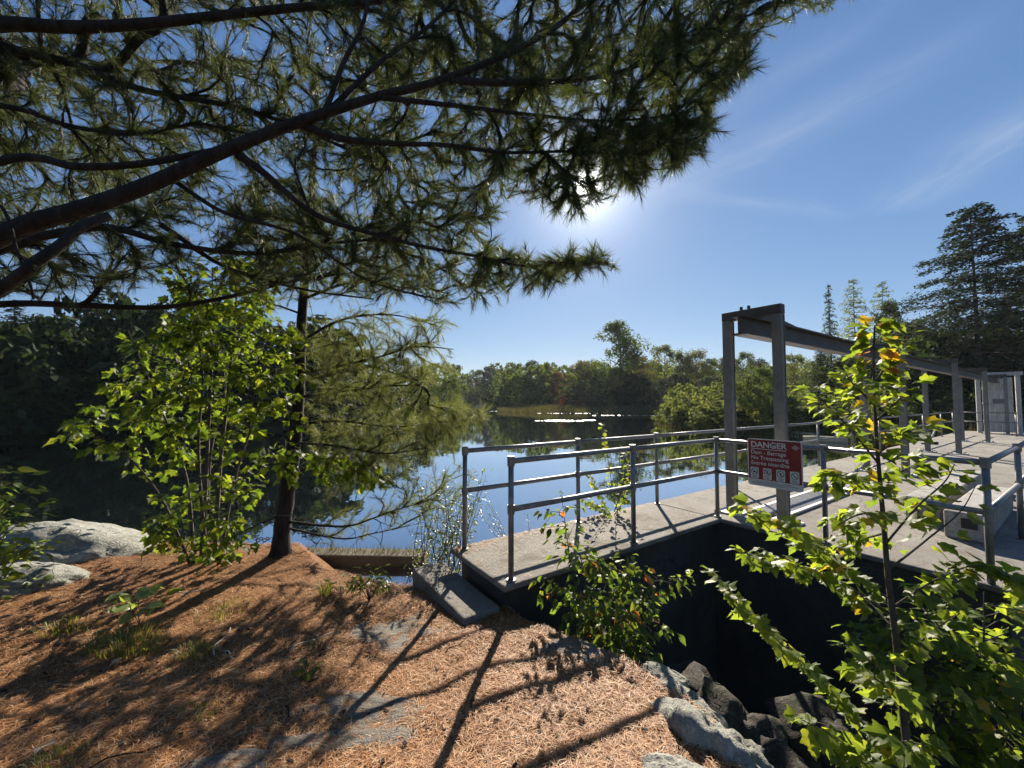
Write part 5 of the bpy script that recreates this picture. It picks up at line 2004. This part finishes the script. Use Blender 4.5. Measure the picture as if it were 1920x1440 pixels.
def fill_spots(n, u0, u1, d0, d1, v0, v1, wpx, seed):
    rg = np.random.default_rng(seed)
    out = []
    k = 0
    while len(out) < n and k < n * 30:
        k += 1
        u, d = rg.uniform(u0, u1), rg.uniform(d0, d1)
        x = (u - 960) / F * d
        if sd_poly(np.array([[x, d]]), LAKE)[0] < 0.4:
            continue
        zt_ = at(u, rg.uniform(v0, v1), d)[2]
        out.append((x, d, zt_, wpx / F * d * rg.uniform(0.8, 1.3)))
    return out


woods('far_woods', fill_spots(170, 780, 1640, 92, 150, 676, 704, 60, 1), 'green', 1)
woods('far_wood_edge', fill_spots(110, 1060, 1640, 76, 92, 702, 738, 44, 2), 'dark', 2)
woods('cove_woods', fill_spots(60, 800, 1010, 108, 185, 700, 735, 50, 3), 'dark', 3)
woods('left_bank_woods', fill_spots(55, -260, 420, 17, 34, 540, 680, 120, 14) + fill_spots(110, -260, 640, 17, 46, 590, 680, 190, 4), 'conifer', 4)
woods('left_bank_thicket', fill_spots(150, -260, 840, 15, 64, 700, 770, 90, 5), 'conifer', 5)
woods('right_bank_woods', fill_spots(90, 1560, 2200, 27, 48, 610, 700, 130, 6), 'dark', 6)
woods('right_bank_thicket', fill_spots(120, 1240, 1900, 22.5, 44, 715, 775, 60, 7), 'shrub', 7)
far_tree('shrub', 1055, 741, 80, 14, 'red', 'small bright red shrub at the edge of the marsh', 'shrub', 'shrub')
far_tree('shrub', 1090, 745, 78, 20, 'rust', 'rusty low shrub right of the red one', 'shrub', 'shrub')
far_tree('shrub', 1140, 742, 77, 34, 'green', 'green shrub under the tallest tree', 'shrub', 'shrub')
G2 = 'shrubs on the right bank'
far_tree('spruce', 1300, 722, 37, 46, 'spruce', 'small conical spruce on the near point of the right bank', 'spruce_tree', 'tree', sink=0.05)
for a in [('shrub', 1248, 762, 35.5, 50, 'shrub', 'leafy shrub on the very tip of the right bank'),
          ('shrub', 1285, 772, 33, 70, 'dark', 'dark shrub under the small spruce'),
          ('shrub', 1340, 752, 31, 80, 'shrub', 'pale leafy shrub left of the near gantry post'),
          ('shrub', 1330, 768, 29.5, 60, 'green', 'green shrub at the waterline below the pale one'),
          ('d4', 1395, 704, 29, 76, 'shrub', 'tall leafy shrub between the near gantry posts'),
          ('d0', 1425, 690, 31, 84, 'green', 'round leafy shrub right behind the second gantry post'),
          ('shrub', 1470, 742, 27, 80, 'shrub', 'sunlit shrub above the sign'),
          ('shrub', 1390, 770, 27.5, 70, 'dark', 'dark shrub at the waterline between the posts'),
          ('shrub', 1450, 775, 26, 70, 'green', 'low shrub on the bank behind the danger sign'),
          ('shrub', 1510, 765, 25.5, 80, 'dark', 'dark shrub on the bank behind the floating log'),
          ('shrub', 1560, 755, 25, 90, 'green', 'shrub behind the young maple on the bank'),
          ('shrub', 1620, 760, 26, 100, 'dark', 'dark shrub behind the middle gantry posts')]:
    far_tree(*a, name='shrub', cat='shrub', group=G2)
G3 = 'tall trees on the right bank'
for a in [('spire', 1560, 532, 46, 52, 'spruce', 'narrow pointed spruce above the dark beam'),
          ('thin', 1607, 517, 50, 86, 'pale', 'pale airy tree right of the narrow spruce'),
          ('thin', 1662, 522, 52, 80, 'pale', 'second pale airy tree beside the big dark pine'),
          ('d0', 1668, 566, 40, 80, 'dark', 'dark rounded tree in front of the pale airy ones'),
          ('hemlock', 1838, 382, 28, 330, 'conifer', 'big dark layered evergreen towering over the deck at the right'),
          ('hemlock', 1960, 395, 30, 300, 'conifer', 'second dark evergreen cut by the right edge'),
          ('spruce', 1540, 636, 34, 76, 'dark', 'dark spruce behind the beam left of the young maple'),
          ('spruce', 1590, 640, 36, 70, 'spruce', 'spruce just left of the yellow maple top'),
          ('d1', 1720, 600, 38, 70, 'light', 'sunlit green tree under the branches of the big evergreen'),
          ('spruce', 1760, 580, 33, 120, 'conifer', 'dark spruce in the shade of the big evergreen'),
          ('spruce', 1890, 560, 32, 140, 'conifer', 'dark spruce behind the boarded gate'),
          ('d2', 1700, 680, 31, 120, 'dark', 'dark bushy tree behind the far railing'),
          ('d2', 1800, 650, 31, 140, 'dark', 'dark bushy tree behind the far gantry posts'),
          ('d2', 1900, 660, 29, 130, 'dark', 'dark bushy tree right of the boarded gate'),
          ('d0', 1620, 660, 40, 100, 'green', 'green tree behind the maple top'),
          ('d0', 1850, 610, 36, 120, 'olive', 'olive tree glimpsed behind the dark spruces'),
          ('d2', 1750, 700, 29, 120, 'dark', 'dark low tree at the bend of the far railing'),
          ('d2', 1660, 705, 30, 110, 'dark', 'dark low tree behind the middle of the gantry'),
          ('d2', 1850, 700, 28.5, 120, 'dark', 'dark low tree behind the board gate')]:
    far_tree(*a, group=G3)
G4 = 'dark trees on the left bank'
left = [('spruce', 175, 512, 26, 110, 'conifer', 'pointed dark pine rising above the left bank woods'),
        ('spruce', 20, 560, 24, 150, 'conifer', 'dark spruce at the left edge of the woods'),
        ('d2', 90, 590, 23, 170, 'dark', 'dark round tree left of the pointed pine'),
        ('d2', 250, 570, 27, 170, 'dark', 'dark round tree right of the pointed pine'),
        ('spruce', 330, 560, 30, 130, 'conifer', 'dark spruce behind the maple clump'),
        ('d0', 400, 580, 32, 160, 'dark', 'dark tree right behind the maple clump'),
        ('d2', 480, 610, 36, 150, 'dark', 'dark tree left of the leaning pine trunk'),
        ('spruce', 545, 600, 38, 110, 'conifer', 'dark spruce behind the leaning pine trunk'),
        ('d2', 620, 640, 42, 140, 'dark', 'dark tree behind the feathery pine branches'),
        ('d0', 690, 655, 44, 110, 'green', 'green tree behind the middle of the feathery pine'),
        ('d2', 750, 670, 48, 100, 'dark', 'dark tree behind the outer feathery branches'),
        ('d0', 800, 690, 52, 80, 'dark', 'dark tree near the tip of the left bank'),
        ('d1', 838, 708, 62, 56, 'green', 'green tree on the tip of the left bank'),
        ('d2', 855, 725, 66, 50, 'dark', 'low dark tree at the waterline on the left point'),
        ('d2', -60, 600, 21, 200, 'dark', 'dark tree just outside the left edge'),
        ('shrub', 800, 745, 50, 90, 'dark', 'dark shrub at the waterline of the left bank tip'),
        ('shrub', 720, 750, 44, 120, 'dark', 'dark shrub on the left bank behind the feathery pine'),
        ('shrub', 620, 750, 39, 140, 'dark', 'dark shrub on the left bank behind the pine trunk'),
        ('d2', 160, 700, 22, 200, 'dark', 'low dark tree at the waterline below the pointed pine'),
        ('d2', 320, 700, 25, 200, 'dark', 'low dark tree at the waterline behind the maple clump'),
        ('d2', 20, 720, 21.5, 200, 'dark', 'low dark tree at the waterline above the boulder'),
        ('d2', 460, 710, 31, 170, 'dark', 'low dark tree at the waterline beside the pine trunk')]
for a in left:
    far_tree(*a, group=G4)
# bare snag
s_ = thing('dead_snag', 'thin bare dead trunk standing among the trees under the beam', 'tree', ((1462 - 960) / F * 58, 58, terrain_z((1462 - 960) / F * 58, 58)))
p = at(1462, 645, 58)
MB().tube([(p[0], 58, s_.location.z), (p[0] + 0.1, 58, p[2] * 0.6), tuple(p)], [0.13, 0.09, 0.02], 6).build('trunk', M_bark_far, s_)

rgs = np.random.default_rng(8)
q_ = rgs.random(420)[:, None]
pts_ = p0 * (1 - q_) + p1 * q_ + nv * rgs.normal(0, 0.07, 420)[:, None]
pts_[:, 2] = -0.475
SILL_PTS = pts_
# ------------------------------------------------------------------ marsh grass, lilies, boats, logs
def blades(name, pts, h, wd, mat, rg):
    n = len(pts)
    a = rg.uniform(0, 6.28, n)
    hh = h * rg.uniform(0.5, 1.2, n)
    s = np.stack([np.cos(a), np.sin(a), np.zeros(n)], -1) * wd
    V = np.empty((n * 3, 3))
    V[0::3] = pts - s
    V[1::3] = pts + s
    V[2::3] = pts + np.stack([rg.normal(0, 0.25, n) * hh, rg.normal(0, 0.25, n) * hh, hh], -1)
    link_mesh(name, np_mesh(name, V, np.arange(n * 3).reshape(-1, 3)), None, [mat], 'stuff')


rg = np.random.default_rng(3)
n = 14000
mx = rg.uniform(-3, 27, n)
my = rg.uniform(67, 92, n)
P2 = np.stack([mx, my], -1)
sdv = sd_poly(P2, LAKE)
ok = sdv > -1.2
P2 = P2[ok]
blades('marsh_grass', np.column_stack([P2, np.maximum(terrain_arr(P2), WATER - 0.05)]), 0.9, 0.06, M_marsh, rg)
n = 14000
P2 = np.stack([rg.uniform(10, 30, n), rg.uniform(20, 45, n)], -1)
sdv = sd_poly(P2, LAKE)
P2 = P2[(sdv > -0.5) & (sdv < 6)]
blades('bank_grass', np.column_stack([P2, terrain_arr(P2)]), 0.7, 0.03, M_marsh, rg)


blades('sill_grass', SILL_PTS, 0.10, 0.004, M_marsh, rg)


def lily_patch(u, v, w_, l_, n):
    r = ray(u, v)
    k = (WATER - CAM_Z) / r[2]
    cx, cy = r[0] * k, r[1] * k
    mb = MB()
    rg = random.Random(int(u))
    for i in range(n):
        a = rg.uniform(0, 6.28)
        q = math.sqrt(rg.random())
        x, y = cx + w_ * q * math.cos(a), cy + l_ * q * math.sin(a)
        rr = rg.uniform(0.10, 0.2)
        z = WATER + 0.006 + 0.008 * rg.random()
        mb.face([(x + rr * math.cos(6.28 * t / 8 + 0.3), y + rr * math.sin(6.28 * t / 8 + 0.3), z + 0.012 * math.sin(t)) for t in range(8)])
    mb.build('lily_pads', M_lily, kind='stuff')


M_lily = mat_simple('lily_pad', (0.16, 0.17, 0.08), (0.11, 0.12, 0.05), 0.42, 0, 3, 0.001, 0.6)
lily_patch(1048, 789, 2.6, 1.6, 100)
lily_patch(1104, 788, 0.7, 0.8, 24)
lily_patch(950, 771, 3.5, 5.0, 200)
lily_patch(1180, 779, 6.0, 1.2, 50)
lily_patch(1060, 775, 6.0, 1.0, 45)


def boat(u, d, L, label, canopy):
    x = (u - 960) / F * d
    th = thing('boat', label, 'boat', (x, d, WATER))
    mb = MB()
    n = 9
    ring = []
    for k in range(n):
        t = k / (n - 1)
        wd = 0.85 * math.sin(math.pi * min(1, 0.12 + 0.88 * t)) ** 0.6 * (1 if t < 0.75 else 1)
        xx = x + (t - 0.5) * L
        ring.append((xx, max(wd, 0.08) if k < n - 1 else 0.03))
    for k in range(n - 1):
        (x0, w0), (x1, w1) = ring[k], ring[k + 1]
        for sgn in (-1, 1):
            mb.face([(x0, d + sgn * w0 * 0.55, WATER + 0.02), (x1, d + sgn * w1 * 0.55, WATER + 0.02), (x1, d + sgn * w1, WATER + 0.65), (x0, d + sgn * w0, WATER + 0.65)])
        mb.face([(x0, d - w0, WATER + 0.6), (x1, d - w1, WATER + 0.6), (x1, d + w1, WATER + 0.6), (x0, d + w0, WATER + 0.6)])
    mb.face([(ring[0][0], d - ring[0][1] * 0.55, WATER + 0.02), (ring[0][0], d + ring[0][1] * 0.55, WATER + 0.02), (ring[0][0], d + ring[0][1], WATER + 0.65), (ring[0][0], d - ring[0][1], WATER + 0.65)])
    mb.build('hull', M_white, th)
    if canopy:
        MB().box((x, d, WATER + 2.05), (L * 0.32, 0.85, 0.05)).build('canopy', M_white, th)
        for sx in (-1, 1):
            for sy in (-1, 1):
                MB().tube([(x + sx * L * 0.28, d + sy * 0.75, WATER + 0.6), (x + sx * L * 0.28, d + sy * 0.75, WATER + 2.0)], 0.04, 5).build('canopy_post', M_plate, th)
    else:
        MB().box((x - 0.2, d, WATER + 0.9), (0.5, 0.5, 0.28)).build('windscreen', M_white, th)


boat(921, 143, 5.5, 'white boat with a flat canopy moored in the far cove', True)
boat(903, 143, 4.0, 'small white boat left of the canopy boat', False)
boat(948, 141, 4.5, 'low white boat right of the canopy boat', False)


def log(u0, v0, u1, v1, r, label):
    def wp(u, v):
        q = ray(u, v)
        k = (WATER + r * 0.4 - CAM_Z) / q[2]
        return np.array([q[0] * k, q[1] * k, WATER + r * 0.4])
    a, b = wp(u0, v0), wp(u1, v1)
    o = MB().tube([a, a * 0.7 + b * 0.3 + np.array([0, 0, 0.02]), a * 0.3 + b * 0.7, b], [r * 0.9, r, r, r * 0.8], 9, ecc=0.06).build('floating_log', M_log, None, True)
    tag(o, label, 'log', 'logs floating by the right bank')


log(1506, 824, 1590, 828, 0.22, 'pale bleached log floating behind the railing right of the sign')
log(1480, 812, 1530, 816, 0.14, 'thin grey log floating further out than the bleached one')
# log boom chain by the sill
for i in range(5):
    p = at(478 + i * 6, 1010 + (i % 2) * 3, 5.5)
    mb = MB()
    mb.tube([p + 0.026 * np.array([math.cos(a), 0.4 * (i % 2) * math.sin(a), math.sin(a) * 0.7]) for a in np.linspace(0, 6.28, 9)], 0.007, 5)
    if i == 0:
        ch = thing('boom_chain', 'short rusty black chain hanging at the left end of the sill', 'chain', p)
    mb.build('link', M_black, ch)
hz = MB().box((0, 440, 22), (940, 760, 30)).build('haze', [], kind='stuff')
hm, ht = new_mat('haze_air')
ht.node('ShaderNodeOutputMaterial', {'Volume': ht.node('ShaderNodeVolumePrincipled', {'Color': (0.80, 0.88, 1.0, 1), 'Density': 0.0002, 'Anisotropy': 0.2}).outputs[0]})
hz.data.materials.append(hm)
print('tufts', NT1, NT2, 'tris', sum(sum(len(p.vertices) - 2 for p in m.polygons) if len(m.polygons) < 20000 else len(m.loops) - 2 * len(m.polygons) for m in bpy.data.meshes), 'objects', len(bpy.data.objects))
